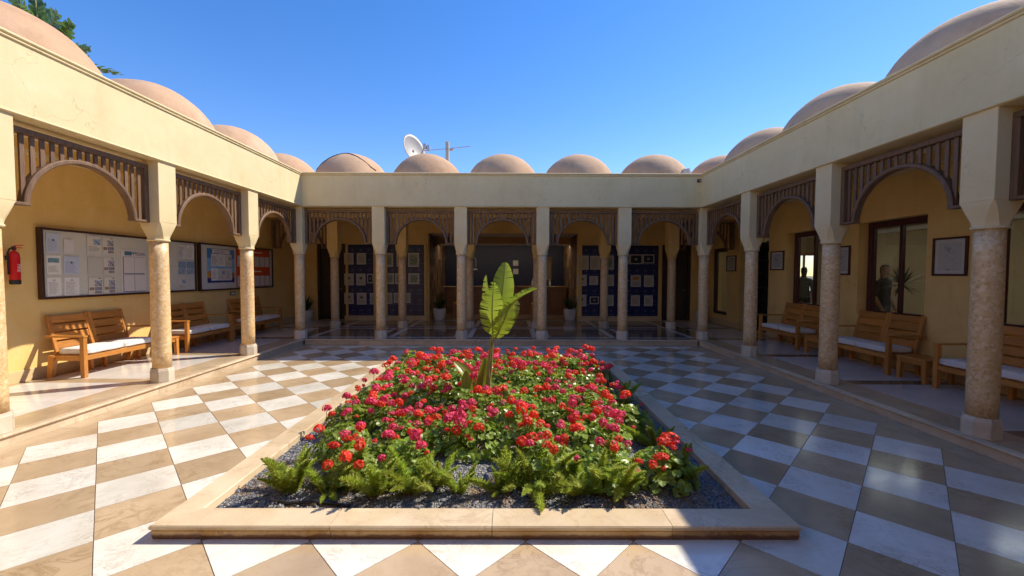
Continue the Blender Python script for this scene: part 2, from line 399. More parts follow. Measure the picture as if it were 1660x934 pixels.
PX, PY0, PY1 = 2.06, 2.53, 7.37     # planter outside
TP, U0, V0 = .4832, .066, .105      # diagonal tile lattice
XBL, XBR, YB_, YB0 = -4.475, 4.432, 9.385, YFRONT
def clip(poly, f):
    out = []
    for i in range(len(poly)):
        a, b = poly[i], poly[(i+1) % len(poly)]; fa, fb = f(a), f(b)
        if fa >= 0: out.append(a)
        if (fa >= 0) != (fb >= 0):
            t = fa/(fa-fb); out.append((a[0]+(b[0]-a[0])*t, a[1]+(b[1]-a[1])*t))
    return out
def tile_mesh(poly, cx, cy):
    g_ = .0020; mb = MB(); P = [(x-cx, y-cy) for x, y in poly]
    m = len(P); cen = (sum(p[0] for p in P)/m, sum(p[1] for p in P)/m)
    def shr(p, d):
        v = Vector((p[0]-cen[0], p[1]-cen[1])); l = v.length
        return (cen[0]+v.x*(1-d/max(l, .01)), cen[1]+v.y*(1-d/max(l, .01)))
    A = [shr(p, g_*1.4) for p in P]; B = [shr(p, g_*1.4+.0018) for p in P]
    vs = [(x, y, -.02) for x, y in A]+[(x, y, -.0012) for x, y in A]+[(x, y, 0) for x, y in B]
    fs = [(i, (i+1) % m, m+(i+1) % m, m+i) for i in range(m)]+[(m+i, m+(i+1) % m, 2*m+(i+1) % m, 2*m+i) for i in range(m)]+[tuple(range(2*m, 3*m))]
    return mb.add(vs, fs)
r2 = math.sqrt(2)
def uv2xy(u, v): return ((u-v)/r2, (u+v)/r2)
FULL = {}
rest = {0: MB(), 1: MB()}
ntile = 0
for k in range(-4, 24):
    for m in range(-14, 24):
        u0, v0 = U0+k*TP, V0+m*TP
        poly = [uv2xy(u0, v0), uv2xy(u0+TP, v0), uv2xy(u0+TP, v0+TP), uv2xy(u0, v0+TP)]
        cx, cy = uv2xy(u0+TP/2, v0+TP/2)
        tan = (k+m) % 2
        full = all(XBL-.03 <= x <= XBR+.03 and YB0 <= y <= YB_+.002 for x, y in poly)
        if not full:
            if not tan and (min(p[0] for p in poly) < XBL-.03 or max(p[0] for p in poly) > XBR+.03): tan = 1
            for f in (lambda p: p[0]-XBL, lambda p: XBR-p[0], lambda p: p[1]-YB0, lambda p: YB_-p[1]):
                poly = clip(poly, f)
                if len(poly) < 3: break
            if len(poly) < 3: continue
            area = abs(sum(poly[i][0]*poly[(i+1) % len(poly)][1]-poly[(i+1) % len(poly)][0]*poly[i][1] for i in range(len(poly))))/2
            if area < .004: continue
        if all(-PX+.03 < x < PX-.03 and PY0+.03 < y < PY1-.03 for x, y in poly): continue
        mat = TILE_TAN if tan else TILE_WHITE
        if cy < 1.15:
            tm = tile_mesh(poly, 0, 0); rest[tan].add(tm.v, tm.f); continue
        if full:
            if tan not in FULL: FULL[tan] = tile_mesh(poly, cx, cy).mesh('tile', mat)
            me = FULL[tan]
        else: me = tile_mesh(poly, cx, cy).mesh('tile', mat)
        o = link('tile', me, cf, (cx, cy, random.uniform(-.0006, .0006))); ntile += 1
        o.rotation_euler = (random.uniform(-.0012, .0012), random.uniform(-.0012, .0012), 0)
for tan, nm in ((0, 'white_tiles_in_front'), (1, 'tan_tiles_in_front')):
    rest[tan].build(nm, TILE_TAN if tan else TILE_WHITE, cf)['kind'] = 'stuff'
# tan border strips round the chequer (each stone its own piece)
def slab(x0, x1, y0, y1, mat, parent, z=0.0, th=.02, nm='border_stone'):
    cx, cy = (x0+x1)/2, (y0+y1)/2
    return link(nm, tile_mesh([(x0, y0), (x1, y0), (x1, y1), (x0, y1)], cx, cy).mesh(nm, mat), parent, (cx, cy, z))
for sx, xb in ((-1, XBL), (1, XBR)):
    y = YB0
    while y < YR-.01:
        y1 = min(y+1.18, YR)
        if YR-y1 < .3: y1 = YR
        slab(*sorted((xb, sx*XR)), y, y1, BORDER_TAN, cf); y = y1
x = XBL
while x < XBR-.01:
    x1 = min(x+1.1, XBR)
    if XBR-x1 < .3: x1 = XBR
    slab(x, x1, YB_, YR, BORDER_TAN, cf); x = x1

# ------------------------------------------------------------------ raised arcade floor, kerb
af = MB()
af.box(-8.2, -XR-.03, YFRONT-2.2, 18.2, -.3, FZ-.006); af.box(XR+.03, 12.2, YFRONT-2.2, 18.2, -.3, FZ-.006); af.box(-XR-.03, XR+.03, YR+.03, 18.2, -.3, FZ-.006)
af = structure(af.build('arcade_floor', GROUT)); af['label'] = 'raised polished marble floor of the arcades, one step above the courtyard'
def kerb(p, q, inward):
    """one kerb stone from p to q (xy), nosing overhangs towards inward"""
    p = Vector((*p, 0)); q = Vector((*q, 0)); d = (q-p).normalized(); n = Vector((*inward, 0))
    prof_r = [(-.002, 0), (-.002, FZ-.034), (-.06, FZ-.034), (-.06, 0)]
    prof_n = [(-.06, FZ-.032), (.012, FZ-.032), (.022, FZ-.027), (.026, FZ-.018), (.022, FZ-.007), (.012, FZ-.001), (.0, FZ), (-.06, FZ)]
    def ext(prof):
        mb = MB(); m = len(prof); vs = []
        for b in (p+d*.0015, q-d*.0015):
            for o_, z in prof: vs.append(b+n*o_+Vector((0, 0, z)))
        mb.add(vs, [(i, (i+1) % m, m+(i+1) % m, m+i) for i in range(m)]+[tuple(reversed(range(m))), tuple(range(m, 2*m))]); return mb
    r_ = ext(prof_r).build('kerb_stone', KERB_STONE, af)
    nn = ext(prof_n).build('nosing', KERB_STONE, r_)
for sx in (-1, 1):
    y = YFRONT-.1
    while y < YR-.03:
        y1 = min(y+random.uniform(1.0, 1.35), YR-.026)
        if YR-y1 < .4: y1 = YR-.026
        kerb((sx*XR, y), (sx*XR, y1), (-sx, 0)); y = y1+.0
        if y1 >= YR-.03: break
x = -XR+.027
while x < XR-.03:
    x1 = min(x+random.uniform(1.0, 1.35), XR-.027)
    if XR-x1 < .4: x1 = XR-.027
    kerb((x, YR), (x1, YR), (0, -1)); x = x1
    if x1 >= XR-.03: break

# paving slabs of the arcades
def paving(x0, x1, y0, y1, mat): slab(x0, x1, y0, y1, mat, af, FZ, nm='paving_slab')
for sx in (-1, 1):
    def xs(a, b): return tuple(sorted((sx*a, sx*b)))
    edges = sorted(ROWS+[YC-5*S])
    for i, yc in enumerate(edges):
        if yc < -.4: continue
        y0 = yc+.11; y1 = (edges[i+1]-.11) if i+1 < len(edges) else None
        if y1 is None: break
        paving(*xs(XR+.06, 5.17), yc-.11, yc+.11, BORDER_TAN)
        paving(*xs(XR+.06, 5.17), y0, y1, BORDER_TAN)
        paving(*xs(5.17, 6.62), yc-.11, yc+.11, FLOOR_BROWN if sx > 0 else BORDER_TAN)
        ym = (y0+y1)/2
        paving(*xs(5.17, 6.62), y0, ym, FLOOR_WHITE); paving(*xs(5.17, 6.62), ym, y1, FLOOR_WHITE)
        paving(*xs(6.62, XW+.02), yc-.11, y1, BORDER_TAN)
    # corner bays and passage to the back
    for (a, b) in ((YC-.11, YI-.11), (YI-.11, YW)):
        paving(*xs(XR+.06, 5.17), a, b, FLOOR_BROWN); paving(*xs(6.55, XW+.02), a, b, BORDER_TAN)
        paving(*xs(5.17, 6.55), a, a+.24, FLOOR_BROWN); paving(*xs(5.17, 6.55), a+.24, b, FLOOR_WHITE)
for r_, (ya, yb) in enumerate(((YR+.06, YI-.1), (YI-.1, YW-.02))):
    for k in range(5):
        xa, xb = XS[k]+.10, XS[k+1]-.10
        if k < 4: paving(xb, xb+.20, ya, yb, FLOOR_BROWN)
        if k == 0: xa = -XR-.06
        if k == 4: xb = XR+.06
        paving(xa, xb, ya, ya+.2, FLOOR_BROWN)
        ya2 = ya+.2; w = .13
        paving(xa, xb, ya2, ya2+w, FLOOR_WHITE); paving(xa, xb, yb-w, yb, FLOOR_WHITE)
        paving(xa, xa+w, ya2+w, yb-w, FLOOR_WHITE); paving(xb-w, xb, ya2+w, yb-w, FLOOR_WHITE)
        paving(xa+w, xb-w, ya2+w, yb-w, FLOOR_BROWN)
paving(-2.5, 2.44, YW-.02, 16.9, FLOOR_BROWN)

# ------------------------------------------------------------------ arcade wings
wingL = thing('arcade_wing', 'sunlit cream arcade wing on the left with domes, columns and lattice arches', 'building', (-5.8, 4.8, 0), 0, 'domed arcade wings round the court')
wingR = thing('arcade_wing', 'shaded cream arcade wing on the right with windows behind its columns', 'building', (5.8, 4.8, 0), 0, 'domed arcade wings round the court')
wingB = thing('arcade_wing', 'cream arcade wing facing the viewer at the far end, five domes on top', 'building', (0, 11.5, 0), 0, 'domed arcade wings round the court')
wingF = thing('entrance_wing', 'cream wing closing the court behind the viewer', 'building', (0, -1.5, 0))

# --- columns
shaft_me = None
def make_column_meshes():
    n = 28; prof = []
    for i in range(9):
        t = i/8; z = .195+t*(2.012-.195); prof.append((.1125-.005*t+.0025*math.sin(t*math.pi), z))
    sh = MB().lathe(prof, n).mesh('column', COLUMN, True)
    o_ = 8; mb = MB()
    k = 1/math.cos(math.pi/8)
    mb.lathe([(.131*k, 0), (.131*k, .165), (.127*k, .172), (.127*k, .180), (.122*k, .196)], 8)
    for i in range(8):       # recessed joints as thin raised facets
        a = 2*math.pi*i/8; d = Vector((math.cos(a), math.sin(a), 0)); tt = Vector((-d.y, d.x, 0)); w = .131*math.tan(math.pi/8)-.004
        c = d*.131
        vs = [c-tt*w+Vector((0, 0, .004)), c+tt*w+Vector((0, 0, .004)), c+tt*w+Vector((0, 0, .15)), c-tt*w+Vector((0, 0, .15))]
        vs2 = [v+d*.003 for v in vs]
        mb.add(vs+vs2, [(4, 5, 6, 7), (0, 1, 5, 4), (1, 2, 6, 5), (2, 3, 7, 6), (3, 0, 4, 7)])
    pl = mb.mesh('plinth', COL_BASE)
    H = .148; L = 12; vs = []
    z0, z1 = 2.036, 2.275
    for i in range(L+1):
        t = i/L                                   # 0 top .. 1 bottom
        z = z1+(z0-z1)*t
        w = H-.026*(1-math.cos(min(1, t*1.25)*math.pi/2)) - .004*t
        c = max(.0008, .586*w*math.sqrt(min(1, t*1.06))*(.62+.38*t))
        for (a, b) in ((w, w-c), (w-c, w), (-w+c, w), (-w, w-c), (-w, -w+c), (-w+c, -w), (w-c, -w), (w, -w+c)): vs.append((a, b, z))
    fs = [(i*8+k_, (i+1)*8+k_, (i+1)*8+(k_+1) % 8, i*8+(k_+1) % 8) for i in range(L) for k_ in range(8)]
    mb = MB().add(vs, fs+[tuple(range(8))[::-1], tuple(L*8+k_ for k_ in range(8))])
    mb.lathe([(.118, 2.010), (.130, 2.014), (.134, 2.024), (.132, 2.034), (.122, 2.040)], 28)
    cap = mb.mesh('capital', PL_CREAM)
    pi_ = MB().box(-H, H, -H, H, 2.2752, ZB-FZ+.03, ch=.004).mesh('pillar', PL_CREAM)
    return sh, pl, cap, pi_
CM = make_column_meshes()
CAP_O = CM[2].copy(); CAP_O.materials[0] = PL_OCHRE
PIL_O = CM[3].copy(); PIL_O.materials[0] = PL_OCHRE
def column(x, y, parent, inner=False):
    c = link('column', CM[0], parent, (x, y, FZ))
    c.rotation_euler = (0, 0, 0)
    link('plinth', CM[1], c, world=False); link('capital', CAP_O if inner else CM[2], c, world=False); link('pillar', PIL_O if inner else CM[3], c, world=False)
for x in XS: column(x, YC, wingB)
for x in XS: column(x, YI, wingB, True)
for y in ROWS[1:]:
    column(-XC, y, wingL); column(XC, y, wingR)

# --- lattice arch screens (local: x along the bay, y through it)
SW = S/2-.146                         # half width
SZ0, SZ1 = 2.385, 3.185
AR_I, AR_O = .585, .638               # arch ring
AZ = 2.402
def screen_frame():
    mb = MB(); d = .045
    def fr(x0, x1, z0, z1, dd=d): mb.box(x0, x1, -dd, dd, z0, z1, ch=.005)
    fr(-SW, SW, SZ1-.058, SZ1); fr(-SW, -SW+.06, SZ0, SZ1-.0585); fr(SW-.06, SW, SZ0, SZ1-.0585)
    fr(-SW+.0605, -AR_I-.003, SZ0, SZ0+.032, .055); fr(AR_I+.003, SW-.0605, SZ0, SZ0+.032, .055)
    # arch ring with a small proud fillet
    N = 40; vs = []
    d2 = .05
    for i in range(N+1):
        a = math.pi*i/N; c, s_ = math.cos(a), math.sin(a)
        for (r_, yy) in ((AR_I, -d2+.01), (AR_I+.012, -d2), (AR_O-.012, -d2), (AR_O, -d2+.01), (AR_O, d2-.01), (AR_O-.012, d2), (AR_I+.012, d2), (AR_I, d2-.01)):
            vs.append((r_*c, yy, AZ-.015+r_*s_*.965))
    mb.add(vs, [(i*8+k, i*8+(k+1) % 8, (i+1)*8+(k+1) % 8, (i+1)*8+k) for i in range(N) for k in range(8)]+[tuple(range(8)), tuple(N*8+k for k in reversed(range(8)))])
    return mb.mesh('arch_screen', WOOD_SCREEN)
SCREEN_ME = screen_frame()
SLATS = []
NS = 16
for i in range(NS):
    x = -SW+.06+(2*SW-.12)*(i+.5)/NS
    w = .021
    def zlow(xx):
        return (AZ-.015+.965*math.sqrt(max(0, (AR_O-.006)**2-xx*xx))) if abs(xx) < AR_O-.006 else SZ0+.032
    za, zb = zlow(x-w), zlow(x+w)
    vs = [(-w, -.010, za), (w, -.010, zb), (w, .010, zb), (-w, .010, za), (-w, -.010, SZ1-.06), (w, -.010, SZ1-.06), (w, .010, SZ1-.06), (-w, .010, SZ1-.06)]
    SLATS.append((x, MB().add(vs, [(3, 2, 1, 0), (4, 5, 6, 7), (0, 1, 5, 4), (1, 2, 6, 5), (2, 3, 7, 6), (3, 0, 4, 7)]).mesh('slat', WOOD_SCREEN)))
def screen(cx, cy, rz, parent):
    o = link('arch_screen', SCREEN_ME, parent, (cx, cy, 0), (0, 0, rz))
    for x, me in SLATS: link('slat', me, o, (x, random.uniform(-.004, .004), 0), (0, 0, random.uniform(-.05, .05)), world=False)
for k in range(5): screen((XS[k]+XS[k+1])/2, YC+.03, 0, wingB)
for k in range(4):
    screen(-XC-.03, ROWS[k]-S/2, R(90), wingL); screen(XC+.03, ROWS[k]-S/2, R(-90), wingR)
screen(-XC-S/2+.02, YI, 0, wingB); screen(XC+S/2-.02, YI, 0, wingB)

# --- fascias, mouldings
def fascia(parent, a, b, inward, y0, y1, along):
    """band between a (face) and b; moulding profile towards the court"""
    mb = MB()
    def bx(p0, p1, z0, z1):
        if along == 'y': mb.box(min(p0, p1), max(p0, p1), y0, y1, z0, z1)
        else: mb.box(y0, y1, min(p0, p1), max(p0, p1), z0, z1)
    bx(a, b, ZB+.03, ZT-.075)
    o = mb.build('fascia', PL_CREAM, parent)
    def roll(z, r_, out, nm, mat, ribs):
        m2 = MB(); N = 8; vs = []
        for e in (y0, y1):
            pr = [(a-inward*-.06, z-r_)]
            pr = [(0.02, z-r_)]+[(-(out)*math.sin(math.pi*i/N) if True else 0, z-r_*math.cos(math.pi*i/N)) for i in range(N+1)]+[(.02, z+r_)]
            for off, zz in pr:
                p = a-inward*off*-1 if False else a+inward*(-off)
                vs.append((p, e, zz) if along == 'y' else (e, p, zz))
        m = len(vs)//2
        m2.add(vs, [(i, (i+1) % m, m+(i+1) % m, m+i) for i in range(m)]+[tuple(reversed(range(m))), tuple(range(m, 2*m))])
        q = m2.build(nm, mat, parent); auto_smooth(q, 50); return q
    roll(ZT-.022, .021, .034, 'cornice_moulding', PL_CREAM, 0)
    roll(ZT-.058, .0145, .02, 'cornice_moulding', PL_CREAM, 0)
    roll(ZB+.015, .0145, .02, 'ledge_moulding', PL_CREAM, 0)
    return o
fascia(wingL, -XF, -XF-.34, 1, YFRONT-.4, YF+.34, 'y')
fascia(wingR, XF, XF+.34, -1, YFRONT-.4, YF+.34, 'y')
fascia(wingB, YF, YF+.34, -1, -XF+.0, XF-.0, 'x')
# soffits under the fascia, behind the pillars' faces
MB().box(-XF-.33, -XF-.012, YFRONT, YF+.3, ZB-.002, ZB+.0295).build('soffit', PL_CREAM, wingL)
MB().box(XF+.012, XF+.33, YFRONT, YF+.3, ZB-.002, ZB+.0295).build('soffit', PL_CREAM, wingR)
MB().box(-XF-.005, XF+.005, YF+.012, YF+.33, ZB-.0025, ZB+.029).build('soffit', PL_CREAM, wingB)
# roofs and ceilings
for sx, w in ((-1, wingL), (1, wingR)):
    x0, x1 = sorted((sx*(XF+.345), sx*7.15))
    MB().box(x0, x1, YFRONT-2.2, YW+.3, CZ+.02, ZT-.16).build('roof', PL_DOME, w)
    MB().box(x0, x1, YFRONT-2.2, YF+.34, CZ, CZ+.018).build('ceiling', CEIL, w)
MB().box(-XF-.3, XF+.3, YF+.345, YW+.3, CZ+.021, ZT-.161).build('roof', PL_DOME, wingB)
MB().box(-7.1, 7.1, YF+.345, YW, CZ-.001, CZ+.017).build('ceiling', CEIL, wingB)
MB().box(-XW, XW, YI-.145, YI+.145, ZB+.005, CZ-.003).build('inner_beam', PL_OCHRE, wingB)
# --- domes
def dome_mesh(i):
    n, m = 48, 16; Rr = .965; vs = []
    for j in range(m+1):
        a = math.pi/2*j/m
        for k in range(n):
            b = 2*math.pi*k/n; p = Vector((math.cos(a)*math.cos(b), math.cos(a)*math.sin(b), math.sin(a)))
            d = Rr*(1+.009*mnoise.noise(p*2.1+Vector((i*7, 0, 0)))+.004*mnoise.noise(p*6+Vector((0, i*5, 0))))
            vs.append(p*d)
    mb = MB().add(vs, [(j*n+k, j*n+(k+1) % n, (j+1)*n+(k+1) % n, (j+1)*n+k) for j in range(m) for k in range(n)])
    return mb.mesh('dome', PL_DOME, True)
DM = [dome_mesh(i) for i in range(4)]
DZ, DY, DX = 3.765, 10.56, 5.68
def dome(x, y, parent, i): link('dome', DM[i % 4], parent, (x, y, DZ), (0, 0, i*1.3))
for k in range(5): dome((XS[k]+XS[k+1])/2, DY, wingB, k)
for k in range(6):
    yy = DY-S*.985*k if k else DY
    dome(-DX, DY-S*k, wingL, k+1); dome(DX, DY-S*k, wingR, k+2)

# --- walls: left
holed_wall('x', -7.05, -XW, YFRONT-2.2, YW, 0, CZ, []).build('wall', PL_OCHRE, wingL)
def band(parent, x0, x1, y0, y1, z0, z1, mat, nm): return MB().box(*sorted((x0, x1)), y0, y1, z0, z1, ch=.004).build(nm, mat, parent)
band(wingL, -XW, -XW+.018, YFRONT, YW-.003, FZ, FZ+.17, PL_SKIRT, 'skirting')
band(wingL, -XW, -XW+.05, YFRONT, YI-.15, 3.38, 3.455, PL_CREAM, 'wall_cornice')
# right wall with openings
WIN = [(8.37, 9.61, .95, 2.66), (6.375, 7.63, .95, 2.66), (4.37, 5.62, .95, 2.66), (2.37, 3.62, .95, 2.66)]
BOOK = (10.275, 11.56, FZ, 2.68); TALL = (12.23, 13.13, .44, 2.50)
holed_wall('x', XW, 7.05, YFRONT-2.2, YW, 0, CZ, WIN+[BOOK, TALL]).build('wall', PL_OCHRE, wingR)
ycuts = [(YFRONT, BOOK[0]), (BOOK[1], YW-.003)]
for a, b in ycuts: band(wingR, XW, XW-.018, a, b, FZ, FZ+.17, PL_SKIRT, 'skirting')
band(wingR, XW, XW-.05, YFRONT, YI-.15, 3.38, 3.455, PL_CREAM, 'wall_cornice')
# back wall: doorway, display bay, alcove opening, display bay, doorway
BH = [(-6.226, -5.267, FZ, 2.66), (-2.53, 2.44, FZ, 3.02), (5.25, 6.22, FZ, 2.66)]
holed_wall('y', YW, YW+.22, -7.05, 7.05, 0, CZ, BH).build('wall', PL_OCHRE, wingB)
def window(parent, y0, y1, z0, z1, xg, mats=WOOD_RED, mull=True, sill=True):
    fr = MB(); t = .085; dx = .05
    fr.box(xg-dx, xg+dx, y0+.001, y0+t, z0+.001, z1-.001, ch=.006); fr.box(xg-dx, xg+dx, y1-t, y1-.001, z0+.001, z1-.001, ch=.006)
    fr.box(xg-dx+.002, xg+dx-.002, y0+t, y1-t, z1-t-.03, z1-.001, ch=.006); fr.box(xg-dx+.002, xg+dx-.002, y0+t, y1-t, z0+.001, z0+t, ch=.006)
    # inner bead
    for a, b in ((y0+t, y0+t+.025), (y1-t-.025, y1-t)): fr.box(xg-.03, xg+.03, a, b, z0+t, z1-t-.03, ch=.004)
    o = fr.build('window', mats, parent)
    if mull: MB().box(xg-.032, xg+.032, (y0+y1)/2-.028, (y0+y1)/2+.028, z0+t, z1-t-.03, ch=.005).build('mullion', mats, o)
    for a, b in (((y0+t+.025, (y0+y1)/2-.028), ((y0+y1)/2+.028, y1-t-.025)) if mull else ((y0+t+.025, y1-t-.025),)):
        MB().box(xg-.003, xg+.003, a, b, z0+t, z1-t-.03).build('pane', GLASS, o)
    return o
for w in WIN: window(wingR, *w, 6.975)
window(wingR, *TALL, 6.85, WOOD_DARK, False)
# frames of the two dark doorways at the back and their doors
for (a, b) in ((-6.226, -5.267), (5.25, 6.22)):
    f = MB()
    f.box(a+.001, a+.09, YW+.04, YW+.16, FZ, 2.659, ch=.005); f.box(b-.09, b-.001, YW+.04, YW+.16, FZ, 2.659, ch=.005); f.box(a+.0905, b-.0905, YW+.042, YW+.158, 2.57, 2.659, ch=.005)
    f.build('door_frame', WOOD_DOOR, wingB)
    dl = MB(); dl.box(a+.1, b-.1, YW+.085, YW+.125, FZ+.01, 2.565, ch=.004)
    d_ = dl.build('door', WOOD_DOOR, wingB)
    for (za, zb) in ((.35, 1.15), (1.3, 2.4)):
        MB().box(a+.2, b-.2, YW+.07, YW+.0849, za, zb, ch=.012).build('door_panel', WOOD_DOOR, d_)
    MB().tube([(b-.17, YW+.085, 1.15), (b-.17, YW+.04, 1.15), (b-.27, YW+.04, 1.15)], .011, 8).build('door_handle', STEEL, d_)

for (a, b) in ((-7.05, -2.76), (2.665, 7.05)):  # unseen boxes added behind the doors to keep outside light from leaking in
    MB().box(a, b, YW+.5, YW+.7, -.3, ZT-.165).build('light_stop_wall', PL_OCHRE, wingB)
    MB().box(a, b, YW+.222, YW+.499, ZT-.3, ZT-.166).build('light_stop_roof', PL_DOME, wingB)
    for e in ((a, a+.1), (b-.1, b)): MB().box(*e, YW+.222, YW+.4995, -.3, ZT-.301).build('light_stop_wall', PL_OCHRE, wingB)
# front wing behind the viewer (only seen as bounced light and from other positions)
holed_wall('y', YFRONT-2.5, YFRONT-2.2, -7.05, 7.05, 0, CZ, []).build('wall', PL_OCHRE, wingF)
MB().box(-XF-.34, XF+.34, YFRONT-.34, YFRONT-.02, ZB, ZT).build('fascia', PL_CREAM, wingF)
MB().box(-XF-.34, XF+.34, YFRONT-2.2, YFRONT-.345, CZ, ZT-.16).build('roof', PL_DOME, wingF)

# ------------------------------------------------------------------ alcove with the reception, rooms behind
alc = thing('reception_alcove', 'dark navy reception alcove behind the middle columns', 'room', (0, 15, 0))
AY = 17.0
MB().box(-2.75, 2.66, AY, AY+.2, 0, 3.4).build('back_wall', NAVY, alc)
def m_blocks():
    t = NT('wood_block_wall'); p = t.pos(0)
    br = t.n('TexBrick'); br.inputs['Scale'].default_value = 1.0; br.inputs['Mortar Size'].default_value = .006
    br.inputs['Brick Width'].default_value = .22; br.inputs['Row Height'].default_value = .5
    br.inputs['Color1'].default_value = (.12, .065, .03, 1); br.inputs['Color2'].default_value = (.30, .18, .09, 1); br.inputs['Mortar'].default_value = (.05, .03, .02, 1)
    sp = t.n('SeparateXYZ'); t.l(p, sp.inputs[0]); cb = t.n('CombineXYZ'); t.l(sp.outputs[1], cb.inputs[0]); t.l(sp.outputs[2], cb.inputs[1]); t.l(cb.outputs[0], br.inputs['Vector'])
    n_ = t.noise(p, 8, 4); t.base(t.mix(t.math('MULTIPLY', n_, .5), br.outputs['Color'], (.16, .09, .04))); t.set(Roughness=.6); return t.m
BLK = [m_mottle('cladding_block_%d' % i, [c, tuple(x*1.35 for x in c)], 4, .6, .2, rnd=8) for i, c in enumerate([(.10, .055, .03), (.16, .09, .045), (.22, .13, .065), (.13, .08, .05)])]
for sx, x0 in ((-1, -2.75), (1, 2.46)):
    w_ = MB().box(x0, x0+.2, YW+.225, AY-.003, 0, 3.4).build('side_wall', WOOD_DOOR, alc)
    xf = x0+.2 if sx < 0 else x0
    # cladding blocks
    z = FZ; row = 0
    while z < 2.9:
        y = YW+.24+(row % 2)*-.0; h = .26
        while y < AY-.1:
            w2 = min(random.choice((.16, .22, .28)), AY-.02-y); d_ = random.uniform(.012, .05)
            a, b = (xf, xf+d_) if sx < 0 else (xf-d_, xf)
            MB().box(a, b, y+.002, y+w2-.002, z+.002, min(z+h, 3.0)-.002).build('cladding_block', random.choice(BLK), w_); y += w2
        z += h; row += 1
MB().box(-2.745, 2.655, YW+.222, AY+.2, 3.401, 3.5).build('roof', PL_DOME, alc)
MB().box(-2.545, 2.455, YW+.225, AY-.002, 3.03, 3.08).build('ceiling', SOFFIT, alc)
MB().box(-2.545, 2.455, 15.0, 15.3, 2.78, 3.029).build('dropped_beam', WOOD_COUNTER, alc)
MB().box(-2.545, 2.455, 14.985, 15.31, 2.735, 2.779).build('beam_trim', SOFFIT, alc)
LED = NT('lit_led_strip'); LED.set(Base_Color=(.9, .88, .8, 1), Emission_Color=(1, .82, .6, 1), Emission_Strength=9.0); LED = LED.m
ld = thing('led_strip', 'thin lit light strip along the ceiling of the reception alcove', 'lamp', (0, 15.36, 2.74))
MB().box(-2.5, 2.41, 15.315, 15.345, 2.74, 2.752).build('strip', LED, ld); MB().box(-2.5, 2.41, 15.312, 15.348, 2.7525, 2.775).build('housing', WHITE_PAINT, ld)
# counter
ct = thing('reception_counter', 'panelled wooden reception counter with dark top inside the alcove', 'counter', (0, 15.8, FZ))
MB().box(-2.35, 2.35, 15.52, 16.05, FZ, 1.14, ch=.004).build('body', WOOD_COUNTER, ct)
MB().box(-2.37, 2.37, 15.44, 16.1, 1.141, 1.20, ch=.008).build('top', WOOD_COUNTER, ct)
for i in range(7):
    xa = -2.3+i*.66
    p_ = MB().box(xa, xa+.6, 15.5, 15.5195, .3, 1.08, ch=.006).build('front_panel', WOOD_COUNTER, ct)
    MB().box(xa+.08, xa+.52, 15.488, 15.4995, .38, 1.0, ch=.005).build('raised_field', WOOD_COUNTER, p_)
# emblem on navy wall: thin arch outline with a line of small lettering below
em = MB(); P_ = [(-.07, 0), (-.07, .26)]+[(-.07*math.cos(math.pi*i/10), .26+.09*math.sin(math.pi*i/10)) for i in range(1, 10)]+[(.07, .26), (.07, 0)]
em.tube([(-1.33+x*1.2, AY-.02, 1.93+z*1.15) for x, z in P_], .010, 6)
em.box(-1.47, -1.19, AY-.025, AY-.004, 1.83, 1.885)
tag(em.build('arch_emblem', WHITE_PAINT), 'small white arch outline emblem on the navy reception wall', 'emblem')
def plaque(x, z, w, h, label, mat):
    o = thing('wall_plaque', label, 'plaque', (x, AY-.01, z))
    MB().box(x-w/2, x+w/2, AY-.03, AY-.002, z-h/2, z+h/2, ch=.006).build('frame', STEEL, o)
    MB().box(x-w/2+.02, x+w/2-.02, AY-.033, AY-.0305, z-h/2+.02, z+h/2-.02).build('print', mat, o)

# ------------------------------------------------------------------ flat prints (uv materials)
def uvquad(name, mat, parent, o, ux, vz, world=True, thick=0.0):
    """flat sheet: origin o, edge vectors ux, vz; uv 0..1"""
    o = Vector(o); ux = Vector(ux); vz = Vector(vz)
    me = D.meshes.new(name); n = ux.cross(vz).normalized()*thick
    if thick:
        f = [o, o+ux, o+ux+vz, o+vz]; b = [p-n for p in f]
        me.from_pydata([tuple(p) for p in f+b], [], [(0, 1, 2, 3), (1, 0, 4, 5), (2, 1, 5, 6), (3, 2, 6, 7), (0, 3, 7, 4)])
        uvs = [(0, 0), (1, 0), (1, 1), (0, 1)]+[(0, 0)]*16
    else:
        me.from_pydata([tuple(o), tuple(o+ux), tuple(o+ux+vz), tuple(o+vz)], [], [(0, 1, 2, 3)]); uvs = [(0, 0), (1, 0), (1, 1), (0, 1)]
    ul = me.uv_layers.new(name='UVMap')
    for i, c in enumerate(uvs[:len(ul.data)]): ul.data[i].uv = c
    me.materials.append(mat); return link(name, me, parent, world=world)
def uvxy(t):
    uv = t.n('UVMap').outputs[0]; s_ = t.n('SeparateXYZ'); t.l(uv, s_.inputs[0]); return uv, s_.outputs[0], s_.outputs[1]
def rect(t, u, v, u0, u1, v0, v1):
    a = t.math('MULTIPLY', t.math('GREATER_THAN', u, u0), t.math('LESS_THAN', u, u1))
    return t.math('MULTIPLY', a, t.math('MULTIPLY', t.math('GREATER_THAN', v, v0), t.math('LESS_THAN', v, v1)))
